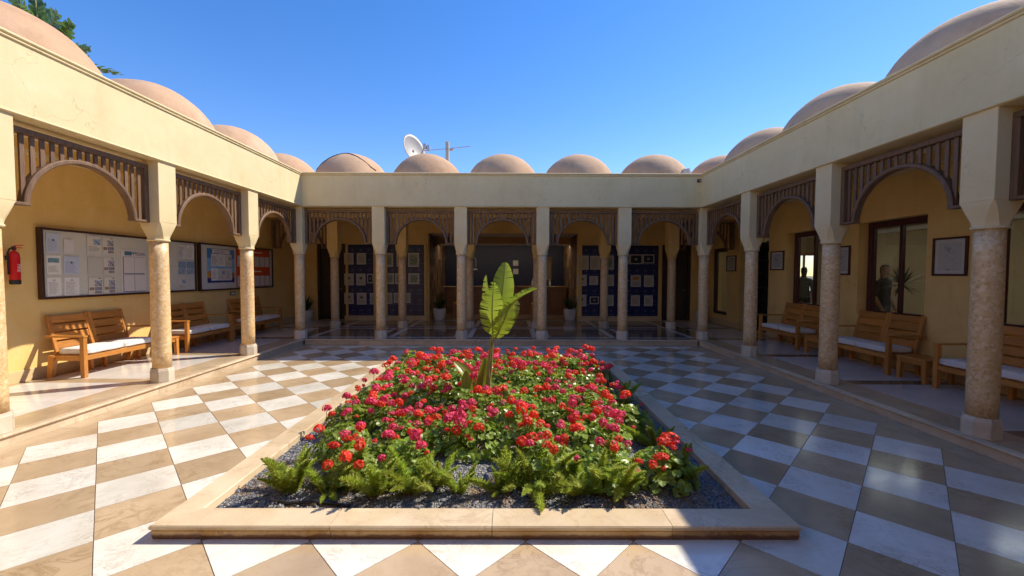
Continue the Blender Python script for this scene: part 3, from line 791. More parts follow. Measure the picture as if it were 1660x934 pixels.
def m_doc(name, paper, ink, lines=22, top=.8, title=None, photos=(), gloss=.6, logo=None):
    """printed sheet: text lines, optional title bar and photo rectangles (u0,u1,v0,v1,colA,colB)"""
    t = NT(name); uv, u, v = uvxy(t)
    oi = t.n('ObjectInfo').outputs['Random']
    c = t.mix(.0, paper, paper)
    if lines:
        row = t.math('MULTIPLY', v, lines); fr = t.math('FRACT', row)
        wv = t.n('CombineXYZ'); t.l(t.math('MULTIPLY', u, 26), wv.inputs[0]); t.l(t.math('ADD', t.math('FLOOR', row), t.math('MULTIPLY', oi, 50)), wv.inputs[1])
        wd = t.noise(wv.outputs[0], 1.0, 1)
        ind = t.n('TexWhiteNoise', noise_dimensions='1D'); t.l(t.math('ADD', t.math('FLOOR', row), t.math('MULTIPLY', oi, 91)), ind.inputs['W'])
        endu = t.math('ADD', .55, t.math('MULTIPLY', ind.outputs[0], .4))
        f = t.math('MULTIPLY', t.math('LESS_THAN', fr, .45), t.math('GREATER_THAN', wd, .42))
        f = t.math('MULTIPLY', f, t.math('LESS_THAN', u, endu))
        f = t.math('MULTIPLY', f, rect(t, u, v, .1, .92, .1, top))
        c = t.mix(t.math('MULTIPLY', f, .75), c, ink)
    if title: c = t.mix(rect(t, u, v, *title[:4]), c, title[4])
    for (u0, u1, v0, v1, ca, cb) in photos:
        n_ = t.noise(uv, 7, 4, .6, .5); pc = t.ramp(n_, [(.35, ca), (.62, cb)])
        c = t.mix(rect(t, u, v, u0, u1, v0, v1), c, pc)
    t.base(c); t.set(Roughness=gloss); return t.m
PAPER = (.78, .76, .70); INK = (.16, .16, .17)
DOC_A = m_doc('notice_sheet', PAPER, INK, 24, .78, (.42, .6, .84, .88, (.1, .1, .12)))
DOC_B = m_doc('blue_notice_sheet', (.52, .57, .68), (.25, .3, .4), 20, .72, (.45, .58, .60, .70, (.06, .08, .15)))
DOC_C = m_doc('notice_with_banner', PAPER, INK, 26, .45, None, [(.1, .9, .62, .86, (.07, .17, .21), (.20, .36, .40))])
BROWN1, BROWN2, SKY1, SKY2 = (.18, .10, .06), (.42, .30, .22), (.10, .18, .34), (.45, .52, .60)
DOC_D = m_doc('excursion_sheet', (.66, .62, .54), INK, 0, .9, (.7, .9, .9, .95, (.12, .12, .13)), [(.42, .95, .48, .82, BROWN1, SKY2), (.06, .40, .25, .42, BROWN1, BROWN2), (.44, .95, .25, .44, BROWN2, SKY1), (.44, .95, .06, .22, SKY1, BROWN2)])
DOC_E = m_doc('excursion_sheet_pale', (.66, .62, .54), INK, 14, .4, None, [(.45, .95, .5, .82, SKY1, SKY2)])
DOC_SEA = m_doc('sea_photo_sheet', (.55, .58, .6), INK, 0, .9, None, [(.03, .97, .52, .98, (.04, .16, .36), (.35, .45, .52)), (.03, .97, .02, .48, (.05, .18, .38), (.5, .55, .58))])
DOC_F = m_doc('price_sheet', (.70, .69, .66), (.05, .05, .06), 12, .85)
DOC_BLANK = m_doc('blank_sheet', (.67, .64, .62), INK, 0)
DOC_GREY = m_doc('pale_grey_pocket', (.56, .545, .47), INK, 0)
BOARD_GREY = m_mottle('board_felt', [(.58, .57, .49), (.64, .625, .54)], 3, .8, .05)

# ------------------------------------------------------------------ notice boards on the left wall
def on_left(y0, y1, z0, z1, x=-XW): pass
XB = -6.70
def sheet(parent, y0, y1, z0, z1, mat, x=XB+.012, nm='paper'):
    a_ = random.uniform(-.018, .018) if nm == 'paper' else 0.0; w_, h_ = y1-y0, z1-z0
    return uvquad(nm, mat, parent, (x+random.uniform(0, .003), y0, z0), (0, w_*math.cos(a_), w_*math.sin(a_)), (random.uniform(0, .006) if nm == 'paper' else 0, -h_*math.sin(a_), h_*math.cos(a_)), thick=.002)
def text(parent, body, size, mat, loc, rot, nm='lettering', align='CENTER'):
    cu = D.curves.new(nm, 'FONT'); cu.body = body; cu.size = size; cu.align_x = align; cu.extrude = .0008
    tmp = D.objects.new('tmp', cu); COL.objects.link(tmp)
    dg = bpy.context.evaluated_depsgraph_get(); dg.update()
    me = D.meshes.new_from_object(tmp.evaluated_get(dg)); D.objects.remove(tmp); D.curves.remove(cu)
    me.materials.clear(); me.materials.append(mat)
    return link(nm, me, parent, loc, rot)
def board(y0, y1, z0, z1, label, deep=.05):
    b = thing('notice_board', label, 'notice board', (-XW, (y0+y1)/2, z0))
    MB().box(-XW+.001, XB+.005, y0+.03, y1-.03, z0+.03, z1-.03).build('panel', BOARD_GREY, b)
    f = MB(); t = .035
    f.box(-XW+.001, XB+.03, y0, y0+t, z0, z1, ch=.004); f.box(-XW+.001, XB+.03, y1-t, y1, z0, z1, ch=.004)
    f.box(-XW+.001, XB+.028, y0+t, y1-t, z1-t, z1-.001, ch=.004); f.box(-XW+.001, XB+.028, y0+t, y1-t, z0+.001, z0+t, ch=.004)
    f.build('frame', WOOD_DARK, b); return b
b1 = board(5.985, 8.925, 1.286, 2.356, 'long dark-framed notice board above the sunlit bench with loose sheets and a PEGAS panel')
rows = [(1.985, 2.28), (1.66, 1.945), (1.325, 1.612)]
C1, C2, C3, C4, C5, C6 = (6.06, 6.25), (6.285, 6.505), (6.645, 6.872), (6.90, 7.10), (8.44, 8.645), (8.672, 8.88)
sheet(b1, *C1, *rows[0], DOC_B); sheet(b1, 6.30, 6.44, 1.99, 2.205, DOC_BLANK)
sheet(b1, *C1, *rows[1], DOC_C); sheet(b1, *C2, *rows[1], DOC_B)
sheet(b1, *C1, *rows[2], DOC_A); sheet(b1, *C2, *rows[2], DOC_A)
sheet(b1, *C3, 2.0, 2.295, DOC_E); sheet(b1, *C4, 2.0, 2.29, DOC_D)
sheet(b1, *C3, *rows[1], DOC_GREY); sheet(b1, *C4, *rows[1], DOC_D)
sheet(b1, *C3, *rows[2], DOC_D); sheet(b1, *C4, *rows[2], DOC_D)
sheet(b1, *C5, 1.98, 2.275, DOC_F); sheet(b1, *C6, 1.98, 2.275, DOC_A)
sheet(b1, *C5, 1.65, 1.925, DOC_SEA); sheet(b1, *C6, 1.65, 1.925, DOC_SEA)
sheet(b1, *C5, 1.325, 1.595, DOC_E)
PA, PB = 7.215, 7.70
pg = sheet(b1, PA, PB, 1.322, 2.095, DOC_BLANK, XB+.010, 'poster')
NAVY_INK = m_plain('navy_ink', (.02, .035, .16), .5); TEAL_INK = m_plain('teal_print', (.05, .17, .24), .5)
text(pg, 'PEGAS', .082, NAVY_INK, (XB+.0125, PA+.355, 2.005), (R(90), 0, R(90)))
lg = MB(); lg.box(XB+.0115, XB+.013, PA+.07, PA+.21, 2.0, 2.07); lg.add([(XB+.013, PA+.212, 2.025), (XB+.013, PA+.25, 2.05), (XB+.013, PA+.225, 2.065)], [(0, 1, 2)]); lg.build('logo', TEAL_INK, pg)
for j, (za, zb) in enumerate(((1.675, 1.975), (1.35, 1.65))):
    MB().box(XB+.0115, XB+.0125, PA+.035, PB-.025, za-.012, zb).build('pocket_backing', NAVY_INK, pg)
    for i in range(2): sheet(pg, PA+.043+i*.21, PA+.043+i*.21+.203, za, zb-.004, DOC_BLANK, XB+.016, 'pocket')
b2 = board(9.03, 11.79, 1.274, 2.36, 'dark-framed notice board nearer the far corner with a blue poster and orange posters')
BLUE_POST = m_doc('blue_holiday_poster', (.07, .22, .46), INK, 0, .9, None, [(0, 1, 0, .14, (.015, .03, .16), (.02, .045, .22)), (0, .12, .14, .34, (.55, .12, .02), (.7, .45, .05)), (.9, 1, .14, .30, (.35, .06, .03), (.5, .3, .06)), (0, 1, .14, .72, (.16, .38, .62), (.28, .5, .72))][::-1])
ORANGE_POST = m_doc('orange_poster', (.60, .085, .015), (.9, .9, .9), 0, .9, (.25, .75, .90, .93, (.75, .7, .62)), [(.3, .72, .39, .42, (.8, .75, .65), (.8, .75, .7))])
bp = sheet(b2, 9.26, 10.165, 1.455, 2.25, BLUE_POST, XB+.008, 'poster')
sheet(bp, 9.42, 10.0, 2.145, 2.24, DOC_F, XB+.012)
for j, z in enumerate((1.842, 1.505)):
    for i in range(3): sheet(bp, 9.375+i*.235, 9.375+i*.235+.222, z, z+.285, (DOC_F, DOC_A, DOC_E)[(i+j) % 3], XB+.012)
op = sheet(b2, 10.23, 11.66, 1.32, 2.32, ORANGE_POST, XB+.008, 'poster')
for z in (1.85, 1.335):
    for i in range(6): sheet(op, 10.27+i*.23, 10.27+i*.23+.2, z, z+.275, DOC_BLANK, XB+.012)
wp = thing('wall_plate', 'small brown-edged white plate on the left wall under the poster board', 'wall plate', (-XW, 10.16, 1.17))
MB().box(-XW, -XW+.012, 10.07, 10.25, 1.125, 1.215, ch=.003).build('frame', WOOD_DARK, wp); MB().box(-XW+.0122, -XW+.016, 10.10, 10.22, 1.145, 1.195).build('plate', WHITE_PAINT, wp)

# ------------------------------------------------------------------ fire extinguisher
fe = thing('fire_extinguisher', 'red fire extinguisher hung on the left wall behind the nearest column', 'extinguisher', (-6.64, 5.63, 1.52))
fx, fy = -6.64, 5.63; KR = .72
body = MB().lathe([(r_*KR, z) for r_, z in [(.02, 1.585), (.072, 1.585), (.076, 1.60), (.076, 1.90), (.070, 1.945), (.045, 1.975), (.022, 1.985), (.022, 2.0)]], 24, cx=fx, cy=fy).build('cylinder', RED_PAINT, fe); auto_smooth(body, 45)
auto_smooth(MB().lathe([(r_*KR, z) for r_, z in [(.05, 1.52), (.074, 1.525), (.078, 1.535), (.078, 1.584), (.05, 1.5845)]], 24, cx=fx, cy=fy).build('base_ring', BLACK, fe), 45)
v_ = MB(); v_.lathe([(.018, 2.001), (.024, 2.005), (.024, 2.04), (.016, 2.05)], 12, cx=fx, cy=fy); v_.build('valve', DARK_STEEL, fe)
h_ = MB(); h_.bar((fx+.01, fy-.01, 2.055), (fx+.06, fy+.06, 2.07), .022, .012); h_.bar((fx+.01, fy, 2.03), (fx+.055, fy+.05, 2.03), .02, .012); h_.build('handle', RED_PAINT, fe)
MB().tube([(fx, fy-.02, 2.03), (fx, fy-.05, 2.01), (fx, fy-.072, 1.95), (fx, fy-.07, 1.8), (fx, fy-.068, 1.66)], .011, 8).build('hose', BLACK, fe)
MB().box(-XW+.001, -XW+.07, fy-.02, fy+.02, 1.86, 1.92).build('wall_bracket', DARK_STEEL, fe)
text(fe, 'FIRE', .06, WHITE_PAINT, (fx+.055, fy-.012, 1.75), (0, R(90), 0))

# ------------------------------------------------------------------ benches and side tables
BL, BD = 1.30, .60
def rbox(name, mat, parent, x0, x1, y0, y1, z0, z1, rad, seg=3, sag=0.0):
    bm = bmesh.new(); bmesh.ops.create_cube(bm, size=1)
    for v in bm.verts: v.co = Vector(((x0+x1)/2+v.co.x*(x1-x0), (y0+y1)/2+v.co.y*(y1-y0), (z0+z1)/2+v.co.z*(z1-z0)))
    bmesh.ops.subdivide_edges(bm, edges=list(bm.edges), cuts=6, use_grid_fill=True)
    c = Vector(((x0+x1)/2, (y0+y1)/2, (z0+z1)/2)); hx, hy, hz = (x1-x0)/2-rad, (y1-y0)/2-rad, (z1-z0)/2-rad
    for v in bm.verts:
        d = v.co-c; q = Vector((max(-hx, min(hx, d.x)), max(-hy, min(hy, d.y)), max(-hz, min(hz, d.z)))); e = d-q
        if e.length > 1e-6: d = q+e.normalized()*rad
        n = mnoise.noise((v.co+Vector((len(name), x0*3, 0)))*6)
        d.z += n*sag + (sag*2.0*(1-abs(d.x)/(hx+rad))*(1-abs(d.y)/(hy+rad)) if d.z > 0 else 0)
        v.co = c+d
    me = D.meshes.new(name); bm.to_mesh(me); bm.free(); me.polygons.foreach_set('use_smooth', [True]*len(me.polygons)); me.materials.append(mat)
    return link(name, me, parent, world=False)
def make_bench():
    """local: x along, -y is the front, z up from the floor"""
    t = thing('bench', '', 'bench')
    def part(nm, mat, fn):
        mb = MB(); fn(mb); return mb.build(nm, mat, t, world=False)
    h = BL/2
    for sx in (-1, 1):
        part('front_leg', TEAK_V, lambda m: m.box(sx*(h-.03)-.03, sx*(h-.03)+.03, -.03, .03, 0, .60, ch=.004))
        part('rear_leg', TEAK_V, lambda m: m.bar((sx*(h-.03), BD-.10, 0), (sx*(h-.03), BD-.15, .33), .055, .075, taper=1.1, up=(0, 1, 0)))
        part('arm_rest', TEAK, lambda m: m.box(sx*(h-.03)-.034, sx*(h-.03)+.034, -.04, BD-.05, .601, .626, ch=.005))
        part('end_rail', TEAK, lambda m: m.box(sx*(h-.03)-.016, sx*(h-.03)+.016, .031, BD-.19, .255, .325, ch=.003))
        part('middle_leg', TEAK_V, lambda m: m.box(sx*.11-.025, sx*.11+.025, BD-.2, BD-.14, 0, .25, ch=.003))
    part('front_rail', TEAK, lambda m: m.box(-h+.061, h-.061, -.018, .018, .255, .325, ch=.003))
    part('rear_rail', TEAK, lambda m: m.box(-h+.061, h-.061, BD-.16, BD-.13, .25, .32, ch=.003))
    for i in range(5): part('seat_slat', TEAK, lambda m: m.box(-h+.062, h-.062, .04+i*.085, .105+i*.085, .326, .338))
    a = R(13)
    rake = Matrix.Translation((0, BD-.165, .335)) @ Matrix.Rotation(-a, 4, 'X')
    for sx in (-1, 1):
        x0, x1 = sorted((sx*.003, sx*(h-.062)))
        for xa in (x0, x1-.05): part('back_stile', TEAK_V, lambda m: m.box(xa, xa+.05, 0, .03, 0, .605, ch=.004, mat=rake))
        for j in range(4): z = .085+j*.132; part('back_slat', TEAK, lambda m: m.box(x0+.051, x1-.051, .006, .026, z, z+.108, ch=.004, mat=rake))
        c_ = rbox('cushion', CUSHION, t, *sorted((sx*.004, sx*(h-.066))), -.012, BD-.185, .339, .432, .022, 3, .004)
        for z in (.366, .398):
            x0, x1 = sorted((sx*.012, sx*(h-.075)))
            MB().tube([(x0, -.0125, z), ((x0+x1)/2, -.0145, z+.001), (x1, -.0125, z)], .0035, 6).build('piping', CUSHION, c_, world=False)
    return t
def make_table():
    t = thing('side_table', '', 'side table')
    for sx in (-1, 1):
        for sy in (-1, 1):
            m = MB(); m.bar((sx*.195, .22+sy*.19, 0), (sx*.185, .22+sy*.185, .315), .05, .05, taper=1.25); m.build('leg', TEAK_V, t, world=False)
        MB().box(sx*.185-.018, sx*.185+.018, .065, .375, .32-.065, .315, ch=.003).build('apron', TEAK, t, world=False)
    for y0 in (.035, .405): MB().box(-.16, .16, y0-.018, y0+.018, .25, .3149, ch=.003).build('apron', TEAK, t, world=False)
    for i in range(5): MB().box(-.225, .225, .0+i*.088, .085+i*.088, .3155, .345, ch=.003).build('top_board', TEAK, t, world=False)
    return t
bench0 = make_bench(); table0 = make_table()
BEN = [  # x front, y centre, rz, label
    (-6.12, 6.62, R(90), 'teak bench with white cushions in slatted sunlight under the PEGAS notice board'),
    (-6.12, 8.545, R(90), 'teak bench half in shade on the left, between two side tables'),
    (-6.12, 10.52, R(90), 'teak bench farthest back on the left, under the orange posters'),
    (6.12, 8.91, R(-90), 'teak bench farthest back on the right, near the bookcase'),
    (6.12, 6.90, R(-90), 'teak bench on the right under the window with the spiky plant'),
    (6.12, 4.94, R(-90), 'teak bench nearest the viewer on the right, partly behind the nearest column')]
first = True
for i, (x, y, rz, lb) in enumerate(BEN):
    b = bench0 if i == 0 else copy_tree(bench0)
    b.location = (x, y, FZ+.0005); b.rotation_euler = (0, 0, rz); tag(b, lb, 'bench', 'teak benches along the arcade walls')
TB = [(-6.16, 7.56, R(90), 'small teak side table between the sunlit bench and the middle bench on the left'),
      (-6.16, 9.52, R(90), 'small teak side table beside the farthest bench on the left'),
      (6.14, 7.90, R(-90), 'small teak side table half hidden behind a right-hand column'),
      (6.14, 5.95, R(-90), 'small teak side table in clear view between the right-hand benches')]
for i, (x, y, rz, lb) in enumerate(TB):
    b = table0 if i == 0 else copy_tree(table0)
    b.location = (x, y, FZ+.0005); b.rotation_euler = (0, 0, rz); tag(b, lb, 'side table', 'teak side tables between the benches')

# ------------------------------------------------------------------ pictures on the right wall
def m_art(name, bg, c1, c2, scale=5, thr=(.5, .62)):
    t = NT(name); uv, u, v = uvxy(t)
    n_ = t.noise(uv, scale, 4, .6, 1.5); n2 = t.noise(uv, scale*2.3, 3, .6, .5)
    bell = t.math('SUBTRACT', 1.0, t.math('MULTIPLY', t.math('ABSOLUTE', t.math('SUBTRACT', u, .5)), 2.2))
    f = t.math('MULTIPLY', t.ramp(n_, [(thr[0], (0, 0, 0)), (thr[1], (1, 1, 1))]), bell)
    c = t.mix(f, bg, c1); c = t.mix(t.math('MULTIPLY', t.ramp(n2, [(.55, (0, 0, 0)), (.7, (1, 1, 1))]), t.math('MULTIPLY', bell, .7)), c, c2)
    t.base(c); t.set(Roughness=.25); return t.m
def picture(y0, y1, z0, z1, label, art, mount=.045):
    p = thing('picture', label, 'picture', (XW, (y0+y1)/2, z0), 0, 'framed pictures on the right wall')
    f = MB(); t = .03; x0 = XW-.035
    f.box(x0, XW-.001, y0, y0+t, z0, z1, ch=.004); f.box(x0, XW-.001, y1-t, y1, z0, z1, ch=.004)
    f.box(x0+.001, XW-.001, y0+t, y1-t, z1-t, z1-.001, ch=.004); f.box(x0+.001, XW-.001, y0+t, y1-t, z0+.001, z0+t, ch=.004)
    f.build('frame', WOOD_RED, p)
    MB().box(XW-.015, XW-.002, y0+t, y1-t, z0+t, z1-t).build('mount', m_plain('picture_mount', (.58, .56, .5), .6), p)
    uvquad('print', art, p, (XW-.016, y1-t-mount, z0+t+mount), (0, -(y1-y0-2*t-2*mount), 0), (0, 0, z1-z0-2*t-2*mount), thick=.002)
picture(11.74, 12.24, 1.775, 2.24, 'small framed picture of a dark arch beside the tall dark window', m_art('art_arch', (.5, .48, .42), (.04, .05, .06), (.2, .22, .25), 3))
picture(9.685, 10.17, 1.79, 2.26, 'framed grey-blue street sketch between the bookcase and the first right window', m_art('art_street', (.45, .46, .46), (.08, .10, .14), (.2, .25, .33), 5))
picture(7.79, 8.27, 1.685, 2.255, 'framed blue and grey watercolour half hidden by a right-hand column', m_art('art_boat', (.48, .46, .43), (.10, .12, .26), (.28, .3, .4), 4))
picture(5.78, 6.26, 1.68, 2.255, 'framed pale blue tower watercolour nearest the viewer on the right wall', m_art('art_tower', (.52, .52, .46), (.12, .22, .36), (.28, .38, .45), 4, (.53, .68)), .05)

# ------------------------------------------------------------------ rooms behind the right wall
room = thing('lounge_room', 'lounge interior seen through the right-hand windows', 'room', (9, 7, FZ))
ROOM_W = m_mottle('lounge_wall', [(.42, .32, .19), (.5, .39, .24)], 2, .8, .05)
RX = 10.8
holed_wall('x', RX, RX+.2, -.5, YW+.2, 0, 3.2, []).build('far_wall', ROOM_W, room)
MB().box(7.051, RX+.2, -.7, -.501, 0, 3.2).build('end_wall', ROOM_W, room); holed_wall('y', YW+.201, YW+.4, 7.051, RX+.2, 0, 3.2, [(9.75, 10.62, 1.05, 2.42)]).build('end_wall', ROOM_W, room)
MB().box(7.051, RX+.2, -.7, YW+.4, 3.2, 3.4).build('roof', PL_DOME, room)
MB().box(7.052, RX-.001, -.499, YW+.199, 3.05, 3.199).build('ceiling', SOFFIT, room)
MB().box(RX-.22, RX-.002, -.498, YW+.198, 2.86, 2.95, ch=.01).build('cove', SOFFIT, room)
MB().box(7.052, RX-.001, -.499, YW+.199, FZ-.004, FZ+.004).build('floor', FLOOR_WHITE, room)
wf = MB(); TERRA = m_plain('terracotta_surround', (.45, .17, .08), .7)
for a, b in ((9.75, 9.84), (10.53, 10.62), (10.16, 10.20)): wf.box(a, b, YW+.25, YW+.33, 1.05, 2.42, ch=.005)
wf.box(9.84, 10.53, YW+.251, YW+.329, 2.33, 2.419); wf.box(9.84, 10.53, YW+.251, YW+.329, 1.051, 1.14)
fw = wf.build('window', TERRA, room)
for a, b in ((9.84, 10.16), (10.20, 10.53)): MB().box(a, b, YW+.288, YW+.294, 1.14, 2.33).build('pane', GLASS, fw)
LAMP = NT('lit_strip_lamp'); LAMP.set(Base_Color=(.9, .9, .88, 1), Emission_Color=(1, .95, .86, 1), Emission_Strength=4.5); LAMP = LAMP.m
for k_, yl in enumerate((4.6, 6.9, 9.2, 11.5)):
    lm = thing('ceiling_lamp', 'lit white strip lamp on the lounge ceiling, %s one from the viewer' % ['nearest', 'second', 'third', 'farthest'][k_], 'lamp', (9.0, yl, 3.04), 0, 'strip lamps in the lounge')
    MB().box(8.4, 9.7, yl-.07, yl+.07, 3.025, 3.049, ch=.004).build('housing', WHITE_PAINT, lm); MB().box(8.44, 9.66, yl-.05, yl+.05, 3.012, 3.0245).build('tube', LAMP, lm)
# bookcase inside the opening
bc = thing('bookcase', 'dark bookcase with white and brown books in the right-wall opening behind a column', 'bookcase', (7.3, 10.9, FZ))
for y in (10.22, 10.92, 11.60): MB().box(7.10, 7.42, y-.02, y+.02, FZ+.005, 2.60).build('upright', BLACK, bc)
MB().box(7.421, 7.44, 10.2, 11.62, FZ+.005, 2.6).build('back', BLACK, bc)
for z in (.16, .55, .92, 1.30, 1.68, 2.06, 2.42):
    for a, b in ((10.241, 10.899), (10.941, 11.579)): MB().box(7.11, 7.42, a, b, z, z+.03).build('shelf', BLACK, bc)
ORD_ = ['first', 'second', 'third', 'fourth', 'fifth', 'sixth', 'seventh', 'eighth', 'ninth', 'tenth', 'eleventh', 'twelfth', 'thirteenth']
BOOKM = [m_plain('book_%d' % i, c, .6) for i, c in enumerate([(.6, .58, .52), (.42, .33, .24), (.22, .06, .05), (.3, .28, .25), (.12, .09, .07)])]
for z in (.58, .95, 1.33, 1.71, 2.09):
    for a, b in ((10.26, 10.89),):
        y = a; bn = 0
        while y < b-.08:
            if random.random() < .45: y += random.uniform(.03, .15)
            w = random.uniform(.03, .2 if z > 1.2 else .07); hh = random.uniform(.18, .31)
            if y+w > b: break
            k = MB().box(7.12, 7.12+random.uniform(.16, .24), y, y+w-.003, z+.0005, z+hh, ch=.002).build('book', random.choice(BOOKM))
            bn += 1; tag(k, 'book on the dark bookcase, %s from the right, %s shelf up' % (ORD_[bn-1], ORD_[round((z-.58)/.375)]), 'book', 'books on the dark bookcase'); y += w

# ------------------------------------------------------------------ display panels with certificates on the back wall
def m_bluepanel():
    t = NT('blue_display_panel'); uv, u, v = uvxy(t)
    # repeat in metres: u,v given in cells
    fu = t.math('SUBTRACT', t.math('FRACT', u), .5); fv = t.math('SUBTRACT', t.math('FRACT', v), .5)
    rr = t.math('SQRT', t.math('ADD', t.math('POWER', fu, 2.0), t.math('POWER', t.math('MULTIPLY', fv, 1.45), 2.0)))
    ring = t.math('LESS_THAN', t.math('ABSOLUTE', t.math('SUBTRACT', rr, .26)), .018)
    dot = t.math('LESS_THAN', rr, .055)
    line = t.math('MULTIPLY', t.math('LESS_THAN', t.math('ABSOLUTE', t.math('ADD', fv, .36)), .02), t.math('LESS_THAN', t.math('ABSOLUTE', fu), .38))
    c = t.mix(t.math('MULTIPLY', ring, .22), (.012, .016, .085), (.3, .33, .5))
    c = t.mix(t.math('MULTIPLY', line, .45), c, (.35, .38, .5)); c = t.mix(t.math('MULTIPLY', dot, .8), c, (.7, .7, .75))
    t.base(c); t.set(Roughness=.35); return t.m
BLUEP = m_bluepanel()
def display_wall(x0, x1, cells, label, posts):
    d = thing('display_wall', label, 'display panel', ((x0+x1)/2, YW-.05, FZ), 0, 'blue certificate walls')
    MB().box(x0-.12, x1+.12, YW-.10, YW-.002, FZ+.001, .28, ch=.006).build('plinth', PL_SKIRT, d)
    for a, b in [(x0-.08, x0-.004), (x1+.004, x1+.08)]+posts: MB().box(a, b, YW-.075, YW-.002, .281, 2.66, ch=.005).build('pilaster', PL_OCHRE, d)
    segs = []; a = x0
    for p in posts: segs.append((a, p[0]-.004)); a = p[1]+.004
    segs.append((a, x1))
    for a, b in segs:
        me_o = uvquad('blue_panel', BLUEP, d, (a, YW-.045, .285), (b-a, 0, 0), (0, 0, 2.625-.285), thick=.03)
        n = max(2, round((b-a)/.29)); ul = me_o.data.uv_layers[0]
        for i in range(4): ul.data[i].uv = (ul.data[i].uv[0]*n, ul.data[i].uv[1]*7.0)
    return d
display_wall(-5.165, -2.655, 8, 'blue certificate wall on the left of the reception alcove', [(-4.33, -3.87)])
display_wall(2.575, 5.106, 8, 'blue certificate wall on the right of the reception alcove', [])
CERT = [m_doc('certificate_text', (.50, .46, .36), (.2, .16, .1), 14, .8), m_doc('certificate_green', (.5, .5, .45), INK, 0, .9, None, [(.1, .9, .1, .9, (.08, .12, .05), (.40, .45, .35))]),
        m_doc('certificate_badge', (.52, .48, .38), (.2, .18, .14), 8, .35, (.3, .7, .5, .75, (.12, .12, .12))), m_doc('certificate_black', (.02, .02, .022), INK, 0, .9, (.38, .62, .36, .64, (.45, .45, .42))),
        m_doc('certificate_orange', (.5, .44, .38), (.1, .1, .1), 10, .4, (.1, .9, .62, .92, (.5, .22, .03)))]
ORD = ['first', 'second', 'third', 'fourth', 'fifth', 'sixth']
ROWN = ['top', 'middle', 'bottom']
LOOK = ['pale text', 'green picture', 'badge', 'black', 'orange-topped']
def certificate(x0, x1, z0, z1, kind, side, row, i):
    c = thing('framed_certificate', 'framed %s certificate, %s from left, %s row, %s blue wall' % (LOOK[kind], ORD[i], ROWN[row], side), 'certificate', ((x0+x1)/2, YW-.06, z0), 0, 'framed certificates on the blue walls')
    f = MB(); t = .028; y0, y1 = YW-.075, YW-.0455
    f.box(x0, x0+t, y0, y1, z0, z1, ch=.004); f.box(x1-t, x1, y0, y1, z0, z1, ch=.004); f.box(x0+t, x1-t, y0+.001, y1, z0+.001, z0+t, ch=.004); f.box(x0+t, x1-t, y0+.001, y1, z1-t, z1-.001, ch=.004)
    f.build('frame', SILVER, c)
    uvquad('print', CERT[kind], c, (x0+t, y0+.012, z0+t), (x1-x0-2*t, 0, 0), (0, 0, z1-z0-2*t), thick=.008)
# pixel columns of the photo turned into metres on the wall: x = .215+(px-834.7)*13.44/657.6
def PXM(px): return .24+(px-836.5)*13.45/657.6
def PZM(py): return 1.7-(py-443.4)*13.45/657.6
def certs(side, ox, oy, k, rows_):
    for r_, row in enumerate(rows_):
        for i, (a, b, zt, zb, kind) in enumerate(row):
            certificate(PXM(ox+a/k), PXM(ox+b/k), PZM(oy+zb/k), PZM(oy+zt/k), kind, side, r_, i)
certs('left', 550, 385, 6.227, [
    [(101, 193, 166, 281, 0), (229, 319, 166, 281, 0), (498, 592, 166, 304, 1), (628, 724, 164, 304, 1), (744, 852, 163, 304, 1)],
    [(101, 193, 373, 491, 2), (221, 312, 373, 491, 2), (330, 392, 377, 467, 3), (498, 600, 369, 477, 1), (612, 717, 368, 477, 1), (746, 854, 368, 477, 1)],
    [(98, 190, 566, 679, 2), (225, 319, 566, 685, 2), (356, 430, 568, 683, 0), (498, 580, 565, 676, 0), (595, 672, 566, 668, 0), (683, 766, 565, 668, 0)]])
certs('right', 930, 385, 6.227, [
    [(88, 195, 184, 325, 0), (210, 310, 186, 325, 0), (343, 448, 182, 325, 1), (505, 604, 180, 262, 3), (610, 735, 172, 267, 3), (740, 854, 172, 260, 3)],
    [(88, 175, 378, 490, 2), (204, 290, 390, 480, 0), (355, 450, 378, 491, 0), (495, 586, 380, 491, 4), (622, 722, 380, 498, 4), (756, 852, 382, 498, 0)],
    [(85, 174, 580, 696, 2), (210, 300, 597, 672, 3), (354, 450, 583, 692, 0), (496, 586, 585, 703, 2), (626, 715, 583, 692, 0), (760, 845, 584, 692, 0)]])
plaque(.42, 2.12, .23, .23, 'upper of two small square plaques on the navy reception wall', DOC_GREY)
plaque(.42, 1.77, .23, .23, 'lower of two small square plaques on the navy reception wall', DOC_GREY)
mr = thing('wall_mirror', 'tall dark-framed mirror on the navy wall right of the counter', 'mirror', (1.6, AY, 1.4))
MB().box(1.3, 1.95, AY-.03, AY-.002, 1.36, 2.4, ch=.006).build('frame', WOOD_DARK, mr); MB().box(1.35, 1.90, AY-.034, AY-.031, 1.41, 2.35).build('glass', m_plain('mirror_glass', (.35, .33, .32), .06, .9), mr)
for i, (x, h, lb) in enumerate(((1.05, .3, 'pale bottle standing on the left of the reception counter end'), (1.72, .26, 'slim white bottle on the right of the reception counter'))):
    auto_smooth(tag(MB().lathe([(.035, 1.2005), (.04, 1.21), (.04, 1.2+h*.6), (.015, 1.2+h*.8), (.014, 1.2+h)], 14, cx=x, cy=15.6).build('bottle', POT_WHITE), lb, 'bottle'))
